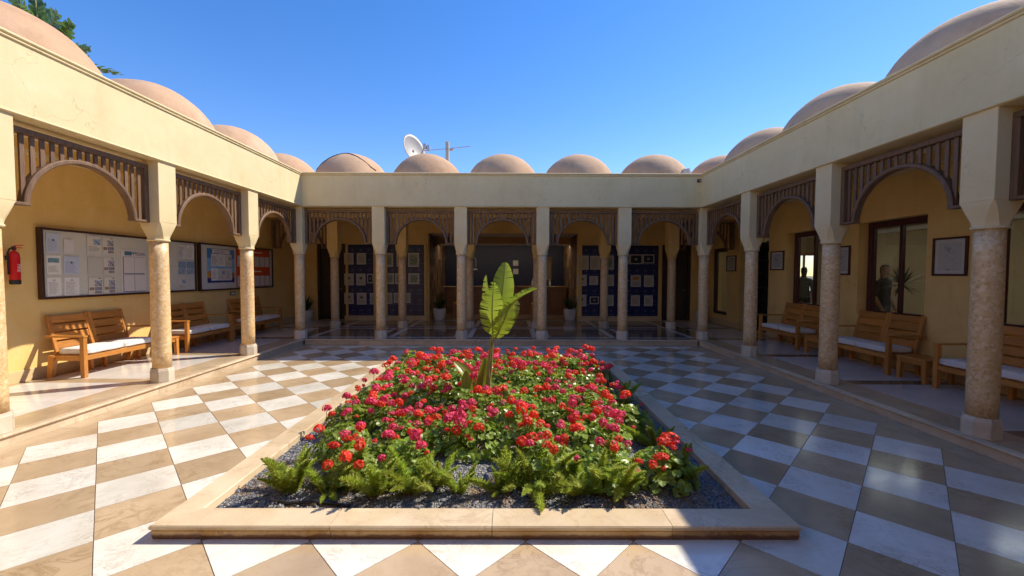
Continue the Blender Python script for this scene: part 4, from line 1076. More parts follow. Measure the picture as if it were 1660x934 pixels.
# low wooden stools in front of the counter
for x, lb in ((-1.62, 'orange-brown wooden stool on the left inside the alcove'), (1.2, 'orange-brown wooden stool on the right inside the alcove')):
    st = thing('stool', lb, 'stool', (x, 14.8, FZ), 0, 'stools in the alcove')
    MB().box(x-.25, x+.25, 14.6, 15.0, FZ+.44, FZ+.49, ch=.006).build('seat', TEAK, st)
    for sx in (-1, 1):
        for sy in (-1, 1): MB().box(x+sx*.22-.025, x+sx*.22+.025, 14.8+sy*.17-.025, 14.8+sy*.17+.025, FZ+.0005, FZ+.4395).build('leg', TEAK_V, st)

# ------------------------------------------------------------------ potted plants
def strap_mesh(n, h, spread, w, rng, droop=.5, base=0.0):
    mb = MB()
    for i in range(n):
        a = rng.uniform(0, 2*math.pi); L = h*rng.uniform(.6, 1.05); lean = spread*rng.uniform(.15, 1)
        d = Vector((math.cos(a), math.sin(a), 0)); sd = Vector((-d.y, d.x, 0)); vs = []; M_ = 6
        for j in range(M_+1):
            t = j/M_; p = d*(lean*L*t+.02)+Vector((0, 0, base+L*(t*(1-.25*lean) - droop*lean*t*t*.6)))
            ww = w*math.sin(math.pi*min(.98, .18+t*.82))*(1-.3*t)
            vs += [p-sd*ww/2, p+Vector((0, 0, -ww*.18)), p+sd*ww/2]
        mb.add(vs, [f for j in range(M_) for f in ((j*3, j*3+1, j*3+4, j*3+3), (j*3+1, j*3+2, j*3+5, j*3+4))])
    return mb
def pot_plant(x, y, pr, ph, label, h, spread, n, w, seed, z=FZ, leaf=LEAF_DARK):
    rng = random.Random(seed)
    p = thing('potted_plant', label, 'potted plant', (x, y, z), 0, 'potted plants')
    auto_smooth(MB().lathe([(pr*.72, z+.0005), (pr*.80, z+.02), (pr*.97, z+ph*.6), (pr, z+ph*.95), (pr*.985, z+ph), (pr*.9, z+ph), (pr*.88, z+ph*.85), (.01, z+ph*.84)], 28, cx=x, cy=y).build('pot', POT_WHITE, p), 50)
    m = strap_mesh(n, h, spread, w, rng); m.v = [(a+x, b+y, c+z+ph*.84) for a, b, c in m.v]; o = m.build('foliage', leaf, p)
    return p
pot_plant(-2.18, 13.62, .21, .38, 'white-potted dark leafy plant at the left edge of the alcove', .62, .75, 46, .07, 1)
pot_plant(2.22, 13.62, .22, .38, 'white-potted dark leafy plant at the right edge of the alcove', .62, .75, 46, .07, 2)
pot_plant(-6.42, 13.1, .24, .36, 'white-potted dark plant in the far left corner of the arcade', .62, .6, 40, .07, 3)
pot_plant(6.42, 13.15, .2, .36, 'white-potted plant with sparse curling stems in the far right corner', .5, .9, 7, .05, 4)
# yucca behind the second right window
yc = thing('yucca_plant', 'spiky yucca in a pale pot seen through the right window', 'potted plant', (8.05, 8.1, FZ))
yx, yy = 7.76, 7.80
auto_smooth(MB().lathe([(.13, FZ+.42), (.19, FZ+.75), (.2, FZ+.76), (.18, FZ+.76), (.17, FZ+.72), (.01, FZ+.71)], 20, cx=yx, cy=yy).build('pot', POT_WHITE, yc), 50)
MB().box(yx-.25, yx+.25, yy-.25, yy+.25, FZ+.005, FZ+.419, ch=.01).build('stand', WOOD_RED, yc)
MB().tube([(yx, yy, FZ+.7), (yx+.01, yy, FZ+1.0), (yx, yy+.01, FZ+1.38)], [.03, .026, .024], 8).build('trunk', TRUNK, yc)
rng = random.Random(5); mb = MB()
for i in range(90):
    th = rng.uniform(0, 2*math.pi); ph = math.asin(rng.uniform(-.55, 1)); d = Vector((math.cos(th)*math.cos(ph), math.sin(th)*math.cos(ph), math.sin(ph)))
    L = rng.uniform(.32, .48); b_ = Vector((yx, yy, FZ+1.38)); sd = d.cross(Vector((0, 0, 1))).normalized()*.016
    e = b_+d*L+Vector((0, 0, -.05*L)); m_ = b_+d*L*.5
    mb.add([b_-sd*.6, b_+sd*.6, m_+sd, m_-sd, e], [(0, 1, 2, 3), (3, 2, 4)])
mb.build('leaves', LEAF_DARK, yc)
# person seen through the first right window
def person(x, y, z0, face, label, shirt, trousers):
    SK = m_plain('skin', (.42, .25, .17), .55); HR = m_plain('dark_hair', (.02, .015, .012), .6)
    root = thing('person', label, 'person', (x, y, z0))
    pts = {'pel': (0, 0, .95, .15, .11), 'wai': (0, 0, 1.10, .145, .10), 'che': (0, .01, 1.32, .17, .115), 'nk0': (0, 0, 1.47, .075, .07), 'nk': (0, .01, 1.53, .055, .055),
           'h0': (0, .02, 1.60, .075, .085), 'h1': (0, .02, 1.70, .08, .095), 'h2': (0, .01, 1.775, .055, .06)}
    E = [('pel', 'wai'), ('wai', 'che'), ('che', 'nk0'), ('nk0', 'nk'), ('nk', 'h0'), ('h0', 'h1'), ('h1', 'h2')]
    for s_, n_ in ((-1, 'l'), (1, 'r')):
        pts.update({n_+'hip': (s_*.09, 0, .88, .095, .095), n_+'kn': (s_*.10, .02, .49, .062, .062), n_+'an': (s_*.10, -.02, .09, .042, .042), n_+'to': (s_*.11, .12, .035, .04, .03),
                    n_+'sh': (s_*.18, 0, 1.42, .06, .06), n_+'el': (s_*.235, -.03, 1.13, .043, .043), n_+'wr': (s_*.22, .09, .90, .03, .03), n_+'ha': (s_*.21, .13, .81, .035, .02)})
        E += [('pel', n_+'hip'), (n_+'hip', n_+'kn'), (n_+'kn', n_+'an'), (n_+'an', n_+'to'), ('che', n_+'sh'), (n_+'sh', n_+'el'), (n_+'el', n_+'wr'), (n_+'wr', n_+'ha')]
    ks = list(pts); me = D.meshes.new('body'); me.from_pydata([pts[k][:3] for k in ks], [(ks.index(a), ks.index(b)) for a, b in E], [])
    o = D.objects.new('tmpbody', me); COL.objects.link(o); sk = o.modifiers.new('s', 'SKIN'); sk.use_smooth_shade = True
    for i, k in enumerate(ks): me.skin_vertices[0].data[i].radius = pts[k][3:]
    me.skin_vertices[0].data[0].use_root = True
    o.modifiers.new('d', 'SUBSURF').levels = 2
    dg = bpy.context.evaluated_depsgraph_get(); dg.update(); m2 = D.meshes.new_from_object(o.evaluated_get(dg)); D.objects.remove(o)
    m2.materials.clear()
    for m in (shirt, trousers, SK, HR): m2.materials.append(m)
    for p in m2.polygons:
        c = p.center; p.material_index = 0 if (c.z > .94 and c.z < 1.5 and not (abs(c.x) > .17 and c.z < 1.12)) else (1 if c.z < .94 and abs(c.x) < .19 else 2)
        if c.z > 1.5: p.material_index = 3 if (c.z > 1.73 or c.y < .0) else 2
        p.use_smooth = True
    b = link('body', m2, root, world=False)
    root.rotation_euler = (0, 0, face)
person(8.17, 11.0, FZ+.005, R(-60), 'person in a grey shirt standing inside, seen through the first right window', m_fabric('grey_shirt', (.16, .17, .15)), m_fabric('dark_trousers', (.02, .02, .024)))
person(7.86, 8.3, FZ+.005, R(200), 'person in a dark top seen at the left edge of the window with the yucca', m_fabric('dark_top', (.018, .018, .026)), m_fabric('grey_trousers', (.07, .08, .1)))

# ------------------------------------------------------------------ planter
pl = thing('planter', 'square marble-rimmed flower bed in the middle of the chequered court', 'planter', (0, (PY0+PY1)/2, 0))
RIMW, RIMZ, LIP = .19, .094, .014
PLM = m_marble('planter_rim_marble', (.56, .42, .25), (.72, .575, .39), (.38, .24, .11), .28, 2.4, 50, .65, fine=(.33, .21, .11), drift=.09)
PLB = m_marble('planter_base_marble', (.50, .28, .085), (.66, .43, .18), (.20, .08, .02), .28, 2.6, 50, .8, fine=(.28, .13, .04), drift=.1)
def stain(m):
    t = NT.__new__(NT); t.m = m; t.t = m.node_tree; t.b = t.t.nodes['Principled BSDF']; t.o = t.t.nodes['Material Output']
    src = t.b.inputs['Base Color'].links[0].from_socket; sp_ = t.n('SeparateXYZ'); t.l(t.pos(), sp_.inputs[0])
    n_ = t.math('MULTIPLY', t.noise(t.pos(), 7, 4, .65), .05); f = t.ramp(t.math('SUBTRACT', sp_.outputs[2], n_), [(0, (1, 1, 1)), (.012, (0, 0, 0))])
    t.base(t.mix(t.math('MULTIPLY', f, .85), src, (.15, .055, .02)))
stain(PLB)
def rim_side(p, q, inward, cuts):
    p = Vector((*p, 0)); q = Vector((*q, 0)); L = (q-p).length; d = (q-p)/L; n = Vector((*inward, 0))
    ts = [0]+cuts+[L]
    for i in range(len(ts)-1):
        a, b = ts[i], ts[i+1]
        def P(t, off, z): return tuple(p+d*t+n*off+Vector((0, 0, z)))
        def mit(t, off): return off if t == 0 else (L-off if t == L else t)
        g_ = .0018
        prof = [(-LIP+.006, RIMZ-.03), (-LIP, RIMZ-.024), (-LIP, RIMZ-.008), (-LIP+.007, RIMZ), (RIMW-.006, RIMZ), (RIMW, RIMZ-.006), (RIMW, .012), (RIMW-.022, .012), (RIMW-.022, RIMZ-.03)]
        m = len(prof); vs = [P(mit(a, o_)+(g_ if a else 0), o_, z) for o_, z in prof]+[P(mit(b, o_)-(g_ if b != L else 0), o_, z) for o_, z in prof]
        st = MB().add(vs, [(i_, (i_+1) % m, m+(i_+1) % m, m+i_) for i_ in range(m)]+[tuple(reversed(range(m))), tuple(range(m, 2*m))]).build('rim_stone', PLM, pl)
        # upstand below: slightly bulged
        prof = [(0, 0), (-.004, .02), (-.004, RIMZ-.042), (.001, RIMZ-.031), (RIMW-.024, RIMZ-.031), (RIMW-.024, 0)]
        m = len(prof); vs = [P(mit(a, o_)+(g_ if a else 0), o_, z) for o_, z in prof]+[P(mit(b, o_)-(g_ if b != L else 0), o_, z) for o_, z in prof]
        MB().add(vs, [(i_, (i_+1) % m, m+(i_+1) % m, m+i_) for i_ in range(m)]+[tuple(reversed(range(m))), tuple(range(m, 2*m))]).build('base_stone', PLB, st)
rim_side((-PX, PY0), (PX, PY0), (0, 1), [1.13, 2.16, 3.31]); rim_side((PX, PY0), (PX, PY1), (-1, 0), [.75, 1.9, 3.1, 4.0]); rim_side((PX, PY1), (-PX, PY1), (0, -1), [1.2, 2.5]); rim_side((-PX, PY1), (-PX, PY0), (1, 0), [1.1, 2.3, 3.6])
BX, BY0, BY1 = PX-RIMW, PY0+RIMW, PY1-RIMW
def soil_z(x, y):
    e = min(BX-abs(x), y-BY0, BY1-y); k = max(0, min(1, e/.6))
    return .035+.055*k+.02*mnoise.noise(Vector((x*2.5, y*2.5, 0)))*k
sm = MB(); NX, NY = 50, 60; vs = [(-BX+2*BX*i/NX, BY0+(BY1-BY0)*j/NY, soil_z(-BX+2*BX*i/NX, BY0+(BY1-BY0)*j/NY)) for j in range(NY+1) for i in range(NX+1)]
sm.add(vs, [(j*(NX+1)+i, j*(NX+1)+i+1, (j+1)*(NX+1)+i+1, (j+1)*(NX+1)+i) for j in range(NY) for i in range(NX)])
sm.build('soil', SOIL, pl, smooth=True)
# gravel
rng = random.Random(11); gm = MB()
for i in range(26000):
    x, y = rng.uniform(-BX+.01, BX-.01), rng.uniform(BY0+.01, BY1-.01)
    e = min(BX-abs(x), (y-BY0)*1.0, BY1-y)
    if e > .5 and rng.random() < .93: continue
    if e > .34 and rng.random() < .4: continue
    s_ = rng.uniform(.006, .016)*(1 if rng.random() < .93 else 1.7); z = soil_z(x, y)+s_*.25
    a = rng.uniform(0, 6.28); ca, sa = math.cos(a), math.sin(a); vs = []
    for (px, py, pz) in ((1, 0, 0), (.2, .8, .1), (-.9, .3, 0), (-.5, -.7, .1), (.5, -.7, -.1), (.1, .05, .7), (0, 0, -.6)):
        px *= s_*rng.uniform(.75, 1.4); py *= s_*rng.uniform(.6, 1.1); pz *= s_*rng.uniform(.5, 1)
        vs.append((x+px*ca-py*sa, y+px*sa+py*ca, z+pz))
    gm.add(vs, [(0, 1, 5), (1, 2, 5), (2, 3, 5), (3, 4, 5), (4, 0, 5), (1, 0, 6), (2, 1, 6), (3, 2, 6), (4, 3, 6), (0, 4, 6)])
gv = gm.build('gravel', GRAVEL); tag(gv, 'grey slate gravel scattered along the edges of the flower bed', None, None, 'stuff')
dh = MB().tube([(-1.45, 2.86, .06), (-1.36, 2.83, .062), (-1.2, 2.84, .066), (-1.05, 2.83, .064), (-.92, 2.81, .052)], .011, 8).build('drip_hose', BLACK); tag(dh, 'short black irrigation hose lying on the gravel at the front left of the bed', 'hose')

# ------------------------------------------------------------------ geraniums
def leaf_fan(mb, c, nrm, rad, rng, mi=0):
    nrm = nrm.normalized(); t = nrm.cross(Vector((rng.uniform(-1, 1), rng.uniform(-1, 1), .3))).normalized(); b = nrm.cross(t)
    n = 8; vs = [c-nrm*rad*.18]; a0 = rng.uniform(0, 6.28)
    for i in range(n):
        a = a0+i*5.6/(n-1)+.34
        r_ = rad*(1 if i % 2 else .86)*rng.uniform(.9, 1.08)
        vs.append(c+(t*math.cos(a)+b*math.sin(a))*r_+nrm*rad*rng.uniform(-.02, .22))
    mb.add(vs, [(0, i+1, i+2) for i in range(n-1)], mi)
def ger_mesh(seed):
    rng = random.Random(seed); mb = MB(); st = MB()
    for i in range(175):
        th = rng.uniform(0, 2*math.pi); u = rng.random()**.5
        ph = math.acos(1-rng.random()*1.0)
        rr = rng.uniform(.72, 1.0)
        p = Vector((math.sin(ph)*math.cos(th)*.27*rr, math.sin(ph)*math.sin(th)*.27*rr, .02+math.cos(ph)*.23*rr))
        n_ = Vector((p.x*.9, p.y*.9, .16+p.z*.4))+Vector((rng.uniform(-.1, .1), rng.uniform(-.1, .1), rng.uniform(-.05, .1)))
        leaf_fan(mb, p, n_, rng.uniform(.024, .047), rng)
    for i in range(14):
        a = rng.uniform(0, 6.28); r_ = rng.uniform(.08, .2)
        st.tube([(0, 0, -.03), (math.cos(a)*r_*.5, math.sin(a)*r_*.5, .09), (math.cos(a)*r_, math.sin(a)*r_, .17)], [.006, .005, .004], 5)
    return mb.mesh('foliage', LEAF_GER), st.mesh('stems', STEM)
GER = [ger_mesh(100+i) for i in range(7)]
def head_mesh(seed, mat):
    rng = random.Random(seed); mb = MB(); Rh = rng.uniform(.042, .056); n = rng.randint(24, 32)
    for i in range(n):
        zz = 1-1.45*(i+.5)/n; th = i*2.39996+rng.uniform(-.3, .3); s_ = math.sqrt(max(0, 1-zz*zz))
        d = Vector((s_*math.cos(th), s_*math.sin(th), zz*.8)).normalized(); c = d*Rh*rng.uniform(.82, 1.05)
        t = d.cross(Vector((.3, .2, 1))).normalized(); b = d.cross(t); a0 = rng.uniform(0, 6.28); pr = rng.uniform(.014, .020)
        for k in range(5):
            a = a0+k*1.2566; e = t*math.cos(a)+b*math.sin(a); f = t*-math.sin(a)+b*math.cos(a)
            mb.add([c, c+e*pr*.6+f*pr*.42+d*.002, c+e*pr*1.05+d*rng.uniform(.001, .006), c+e*pr*.6-f*pr*.42+d*.002], [(0, 1, 2, 3)])
    mb.tube([(0, 0, -.02), (.004, .004, -.13)], .0028, 5, 1)
    return mb.mesh('flower_head', [mat, STEM])
HEADS = {'p': [head_mesh(200+i, PETAL_PINK) for i in range(6)], 'r': [head_mesh(300+i, PETAL_RED) for i in range(6)]}
rng = random.Random(21)
G = []
yy = 3.22; row = 0
while yy < 7.05:
    nx = 8
    for i in range(nx):
        x = -1.42+i*(2.80/(nx-1))+(.18 if row % 2 else 0)+rng.uniform(-.08, .08); y = yy+rng.uniform(-.09, .09)
        if x > 1.48: continue
        if row == 0 and i in (0, 3, 4): continue
        if math.hypot(x+.05, y-4.9) < .16: continue
        if yy > 6.8 and abs(x) > 1.45: continue
        G.append((x, y, row, i))
    yy += .44; row += 1
nheads = 0
LBL = {}
GO = ['first', 'second', 'third', 'fourth', 'fifth', 'sixth', 'seventh', 'eighth', 'ninth', 'tenth']
def G_cnt(r_): LBL[r_] = LBL.get(r_, -1)+1; return LBL[r_]
for (x, y, row, i) in G:
    green = math.exp(-(((x-.45)/.42)**2+((y-5.0)/.75)**2)) + .55*math.exp(-(((x+1.35)/.25)**2+((y-3.6)/.5)**2)) + .35*math.exp(-(((x-1.2)/.3)**2+((y-6.0)/.6)**2))
    redp = .5+.35*mnoise.noise(Vector((x*1.4+3, y*1.1, .5)))+(.2 if y > 5.9 else -.08)+(.15 if x > .8 else 0)
    nh = max(0, round(rng.uniform(3.2, 6.4)*(1-.9*green)))
    col = 'p' if rng.random() > redp else 'r'
    cols = [col if rng.random() < .8 else ('r' if col == 'p' else 'p') for _ in range(nh)]
    side = 'left' if x < -.5 else ('right' if x > .5 else 'middle'); dep = 'front' if y < 4.2 else ('back' if y > 5.8 else 'centre')
    npk = cols.count('p'); kind = 'without flowers' if nh == 0 else ('with pink flowers' if npk == nh else ('with scarlet flowers' if npk == 0 else ('with mostly pink flowers' if npk*2 >= nh else 'with mostly scarlet flowers')))
    lab = '%s geranium %s, %s in row %s from the front of the bed' % ('green' if nh < 2 else ('sparse' if nh < 4 else 'full'), kind, GO[G_cnt(row)], GO[row])
    t = thing('geranium', lab, 'geranium', (x, y, soil_z(x, y)), rng.uniform(0, 6.28), 'geraniums in the flower bed')
    sc = rng.uniform(.92, 1.12)*(1.08 if 5.2 < y else 1.0); t.scale = (sc, sc, sc*rng.uniform(.92, 1.12))
    k = rng.randrange(len(GER)); link('foliage', GER[k][0], t, world=False); link('stems', GER[k][1], t, world=False)
    for c in cols:
        a = rng.uniform(0, 6.28); r_ = .25*math.sqrt(rng.random()); z = .035+.235*math.sqrt(max(0, 1-(r_/.285)**2))+rng.uniform(.01, .075)
        h = link('flower_head', rng.choice(HEADS[c]), t, (r_*math.cos(a), r_*math.sin(a), z), (rng.uniform(-.3, .3), rng.uniform(-.3, .3), rng.uniform(0, 6.28)), world=False)
        s2 = rng.uniform(.68, 1.08); h.scale = (s2*rng.uniform(.85, 1.2), s2*rng.uniform(.85, 1.2), s2*rng.uniform(.7, 1.05)); nheads += 1
LATE = [head_mesh(600+i, m_) for i, m_ in enumerate((PETAL_PINK, PETAL_PINK, PETAL_RED, PETAL_RED, m_petal('faded_petal', (.22, .10, .05), (.36, .20, .10))))]
extra = {0: MB(), 1: MB(), 2: MB()}
for (x, y, row, i) in G:
    green = math.exp(-(((x-.45)/.42)**2+((y-5.0)/.75)**2)) + .55*math.exp(-(((x+1.35)/.25)**2+((y-3.6)/.5)**2))
    for k in range(round(rng.uniform(4, 9)*(1-.9*green))):
        me = LATE[rng.choices(range(5), (5, 4, 5, 4, 1))[0]]; ci = {0: 0, 1: 0, 2: 1, 3: 1}.get(LATE.index(me), 2)
        a = rng.uniform(0, 6.28); r_ = .30*math.sqrt(rng.random()); z = soil_z(x, y)+.03+.25*math.sqrt(max(0, 1-(r_/.32)**2))+rng.uniform(-.02, .06)
        s2 = rng.uniform(.4, .85); M_ = Matrix.Translation((x+r_*math.cos(a), y+r_*math.sin(a), z)) @ Matrix.Rotation(rng.uniform(0, 6.28), 4, 'Z') @ Matrix.Rotation(rng.uniform(-.5, .5), 4, 'X') @ Matrix.Diagonal((s2, s2, s2*rng.uniform(.6, 1), 1))
        n_ = len(me.polygons)-7 if len(me.polygons) > 20 else 0
        vs_ = [tuple(M_ @ v.co) for v in me.vertices]; extra[ci].add(vs_, [tuple(p.vertices) for p in me.polygons if p.material_index == 0])
for ci, (m_, w_) in enumerate(((PETAL_PINK, 'crimson-pink'), (PETAL_RED, 'scarlet'), (LATE[4].materials[0], 'faded brown'))):
    tag(extra[ci].build('geranium_blooms', m_), 'small %s geranium blooms scattered through the flower bed' % w_, None, None, 'stuff')
print('geraniums', len(G), 'heads', nheads, 'tiles', ntile)

# ------------------------------------------------------------------ foxtail ferns
def plume_mesh(seed):
    rng = random.Random(seed); mb = MB(); L = .33; bend = rng.uniform(.15, .5); st = []
    def ax(t): return Vector((bend*L*t*t, 0, L*t*(1-.25*bend*t)))
    N = 620
    for i in range(N):
        t = .04+.96*(i/N); p = ax(t); r_ = .046*math.sin(math.pi*min(1, .16+t*.84))**.75+.004
        a = i*2.39996+rng.uniform(-.4, .4); d = Vector((math.cos(a)*.9, math.sin(a)*.9, .45)).normalized(); sd = d.cross(Vector((rng.uniform(-1, 1), rng.uniform(-1, 1), 1))).normalized()*.0052
        b_ = p+d*r_*.15; e = p+d*r_*rng.choice((.45, .7, .95, 1.25))*rng.uniform(.85, 1.15); mb.add([b_-sd, b_+sd, e], [(0, 1, 2)])
    mb.tube([ax(i/6) for i in range(7)], [.004*(1-.1*i) for i in range(7)], 5)
    return mb.mesh('plume', LEAF_FERN)
PLUME = [plume_mesh(400+i) for i in range(5)]
FERN = [(-1.42, 3.02, 11, 'bright'), (-1.15, 3.0, 6, 'bright'), (-.78, 3.0, 9, 'bright'), (-.52, 3.03, 8, 'bright'), (-.15, 3.0, 5, 'bright'), (.15, 3.02, 6, 'bright'), (.40, 3.02, 9, 'bright'), (.72, 3.0, 9, 'bright'), (1.05, 3.02, 10, 'bright'), (-1.0, 3.12, 7, 'bright'), (-.34, 3.1, 6, 'bright'), (.55, 3.12, 6, 'bright'), (.9, 3.1, 6, 'bright'),
        (1.52, 3.15, 12, 'shaded'), (1.58, 3.75, 11, 'shaded'), (1.58, 4.3, 10, 'shaded'), (1.60, 5.0, 9, 'shaded'), (-.60, 3.75, 6, 'mid'), (.36, 3.62, 6, 'mid'), (-1.5, 5.9, 8, 'left edge'), (-1.48, 4.9, 7, 'left edge'), (-1.2, 6.95, 6, 'back'), (-.35, 7.0, 6, 'back'), (.75, 7.0, 5, 'back'), (1.3, 6.6, 6, 'back')]
FN = {'bright': ['first', 'second', 'third', 'fourth', 'fifth', 'sixth', 'seventh', 'eighth', 'ninth', 'tenth', 'eleventh', 'twelfth', 'thirteenth'], 'shaded': ['front', 'second', 'third', 'rear'], 'mid': ['left', 'right'], 'left edge': ['rear', 'front'], 'back': ['leftmost', 'second', 'third', 'rightmost']}
cnt = {}
FERN.sort(key=lambda f: (f[3] != 'bright', f[0] if f[3] == 'bright' else 0))
rng = random.Random(33)
for (x, y, n, kd) in FERN:
    w = FN[kd][cnt.get(kd, 0)]; cnt[kd] = cnt.get(kd, 0)+1
    lab = {'bright': 'bright green foxtail fern, %s from the left along the front of the bed' % w, 'shaded': 'shaded dark green foxtail fern, %s of those along the right rim' % w, 'mid': 'small foxtail fern among the flowers, %s of the plant in the middle' % w,
           'left edge': 'foxtail fern at the left rim of the bed, %s one' % w, 'back': 'foxtail fern peeping over the back rim of the bed, %s' % w}[kd]
    t = thing('foxtail_fern', lab, 'fern', (x, y-(.02 if kd == 'bright' else 0), soil_z(x, y)-.01), rng.uniform(0, 6.28), 'foxtail ferns edging the flower bed')
    fs_ = {'bright': 1.1, 'shaded': 1.1}.get(kd, 1.0)*rng.uniform(.85, 1.15); t.scale = (fs_, fs_, fs_)
    if kd == 'bright': n = int(n*1.7)
    for k in range(n):
        a = 2*math.pi*k/n+rng.uniform(-.3, .3); tilt = rng.uniform(.05, .95)*(.6+.8*rng.random()); s2 = rng.uniform(.38, 1.05)
        o = link('plume', rng.choice(PLUME), t, (math.cos(a)*.02, math.sin(a)*.02, 0), world=False)
        o.rotation_mode = 'XYZ'; o.rotation_euler = (0, tilt, a); o.scale = (s2, s2, s2)

# ------------------------------------------------------------------ strelitzia in the middle
sp = thing('strelitzia', 'tall broad-leaved strelitzia rising from the middle of the flower bed', 'plant', (-.06, 4.9, .08))
def big_leaf(base, tip, width, facing, tear, rng, curl=.25, nm='leaf', droop=0.0):
    """blade with midrib from base to tip; torn into fingers along the sides"""
    base = Vector(base); tip = Vector(tip); ax = tip-base; L = ax.length; ax.normalize(); f = Vector(facing); side = ax.cross(f).normalized(); nr = side.cross(ax).normalized()
    N = 26; mb = MB()
    def prof(t): return width*(math.sin(math.pi*min(1, t**.78*.97+.03)))**.58
    def mid(t): return base+ax*L*t+nr*(-droop*t*t*L+.03*math.sin(t*3))
    for s_ in (-1, 1):
        segs = []; i = 0
        while i < N:
            n_ = rng.randint(1, 3) if tear else N; segs.append((i, min(N, i+n_))); i += n_
        for (a, b) in segs:
            lift = rng.uniform(-.12, .14)*tear; slide = rng.uniform(-.02, .03)*tear
            rows_ = []
            for j in range(a, b+1):
                t = j/N; t2 = min(max(t, .01), .995)
                w = prof(t2); m0 = mid(t2); row_ = []
                for q in range(5):
                    u = q/4
                    gap = (.012*tear*u if j == a and a else (-.012*tear*u if j == b and b < N else 0))
                    row_.append(m0+side*s_*w*u+nr*(curl*w*u*u+lift*w*u*u)+ax*(L*(gap+slide*u)+w*u*.25))
                rows_.append(row_)
            vs = [p for r_ in rows_ for p in r_]; m = 5
            mb.add(vs, [(j*m+q, j*m+q+1, (j+1)*m+q+1, (j+1)*m+q) for j in range(len(rows_)-1) for q in range(4)])
    o = mb.build(nm, LEAF_BIG, sp, smooth=True)
    MB().tube([mid(i/8) for i in range(9)], [.011-.0009*i for i in range(9)], 6).build('midrib', STALK, o)
    return o
rng = random.Random(50)
C0 = Vector((-.06, 4.9, .08))
def at(px, py, y): return (.215+(px-836.5)*y/657.6, y, 1.7-(py-443.3)*y/657.6)
STK = [((800, 655), (806, 560), (812, 500), 4.90), ((803, 655), (800, 600), (806, 545), 4.88), ((797, 655), (802, 580), (812, 520), 4.93)]
for i, (a, b, c, y) in enumerate(STK): MB().tube([(at(*a, y)[0], y, .07), at(*a, y), at(*b, y), at(*c, y)], [.026, .024, .019, .013], 8).build('stalk', STALK, sp)
big_leaf(at(818, 512, 4.95), at(827, 427, 5.04), .138, (.12, -1, .1), .3, rng, .3, droop=-.05)
big_leaf(at(808, 546, 4.84), at(806, 462, 4.70), .15, (-.30, -1, .15), 1.0, rng, .15, droop=.10)
big_leaf(at(822, 512, 4.86), at(874, 462, 4.66), .080, (.2, -.35, .95), .6, rng, .6, droop=.12)
big_leaf(at(818, 535, 4.95), at(848, 482, 5.06), .11, (.6, -.8, .1), 1.0, rng, .3, droop=.08)
big_leaf(at(812, 528, 4.98), at(797, 446, 5.12), .075, (-.75, -.6, 0), 1.0, rng, .5)
big_leaf(at(811, 550, 4.84), at(838, 490, 4.72), .125, (.45, -1, .1), 1.0, rng, .10, droop=.06)
big_leaf(at(766, 668, 4.75), at(763, 602, 4.80), .075, (.2, -1, .1), 0, rng, .2)
big_leaf(at(786, 645, 4.95), at(795, 580, 5.0), .08, (.35, -1, .1), 0, rng, .3)
big_leaf(at(776, 625, 5.0), at(744, 588, 5.05), .075, (0, -.5, .9), 0, rng, .3)
for px, py, y in ((768, 660, 4.78), (786, 640, 4.95), (776, 622, 5.0)): MB().tube([(-.08, 4.9, .07), at(px, py, y)], [.014, .008], 6).build('stalk', STALK, sp)

# ------------------------------------------------------------------ roof things
ds = thing('satellite_dish', 'white satellite dish behind the second dome of the far wing', 'satellite dish', (-2.55, 12.0, 3.87))
dc = Vector((-2.62, 12.0, 5.30)); dn = Vector((.80, -.52, .28)).normalized(); dt = dn.cross(Vector((0, 0, 1))).normalized(); db = dt.cross(dn)
vs = []; n, m = 32, 7
for layer in (0, 1):
    for j in range(m+1):
        r_ = .46*j/m
        for k in range(n):
            a = 2*math.pi*k/n; vs.append(dc+(dt*math.cos(a)*.92+db*math.sin(a))*r_+dn*(.42*r_*r_-.06-layer*.012))
off = (m+1)*n
fs = [(j*n+k, j*n+(k+1) % n, (j+1)*n+(k+1) % n, (j+1)*n+k) for j in range(m) for k in range(n)]
fs += [(off+j*n+(k+1) % n, off+j*n+k, off+(j+1)*n+k, off+(j+1)*n+(k+1) % n) for j in range(m) for k in range(n)]
fs += [(m*n+k, m*n+(k+1) % n, off+m*n+(k+1) % n, off+m*n+k) for k in range(n)]
MB().add(vs, fs).build('reflector', m_plain('dish_paint', (.28, .27, .255), .5), ds, smooth=True)
ft = dc+dn*.42+db*-.1
a_ = MB(); a_.bar(dc-db*.42+dn*.02, ft, .03, .03); a_.build('feed_arm', STEEL, ds)
fb = MB(); fb.box(-.05, .05, -.05, .05, -.07, .07, ch=.01); fb.v = [tuple(ft+Vector(v)) for v in fb.v]; fb.box(ft.x+.06, ft.x+.15, ft.y-.05, ft.y+.05, ft.z-.13, ft.z+.03, ch=.01); fb.build('feed_horn', STEEL, ds)
MB().tube([(dc.x-.05, dc.y+.1, 3.87), (dc.x-.05, dc.y+.1, 5.25)], .035, 10).build('mast', STEEL, ds)
MB().bar((dc.x-.05, dc.y+.1, 5.2), tuple(dc-dn*.05), .06, .06).build('bracket', STEEL, ds)
an = thing('roof_antenna', 'grey mast with a thin slanting rod antenna beside the satellite dish', 'antenna', (-1.62, 12, 3.87))
MB().box(-1.70, -1.60, 11.95, 12.05, 3.87, 5.53, ch=.01).build('mast', m_plain('grey_enamel', (.42, .42, .40), .5), an)
MB().tube([(-2.35, 11.9, 5.24), (-1.55, 11.9, 5.30), (-.98, 11.9, 5.37)], .010, 6).build('rod', STEEL, an)
auto_smooth(MB().tube([(-1.56, 11.95, 5.27), (-1.50, 11.9, 5.27), (-1.46, 11.9, 5.32)], .03, 8).build('clamp', STEEL, an))
cb = thing('roof_vent', 'small white wedge-shaped vent at the right end of the far parapet', 'roof vent', (4.35, 9.9, 3.87))
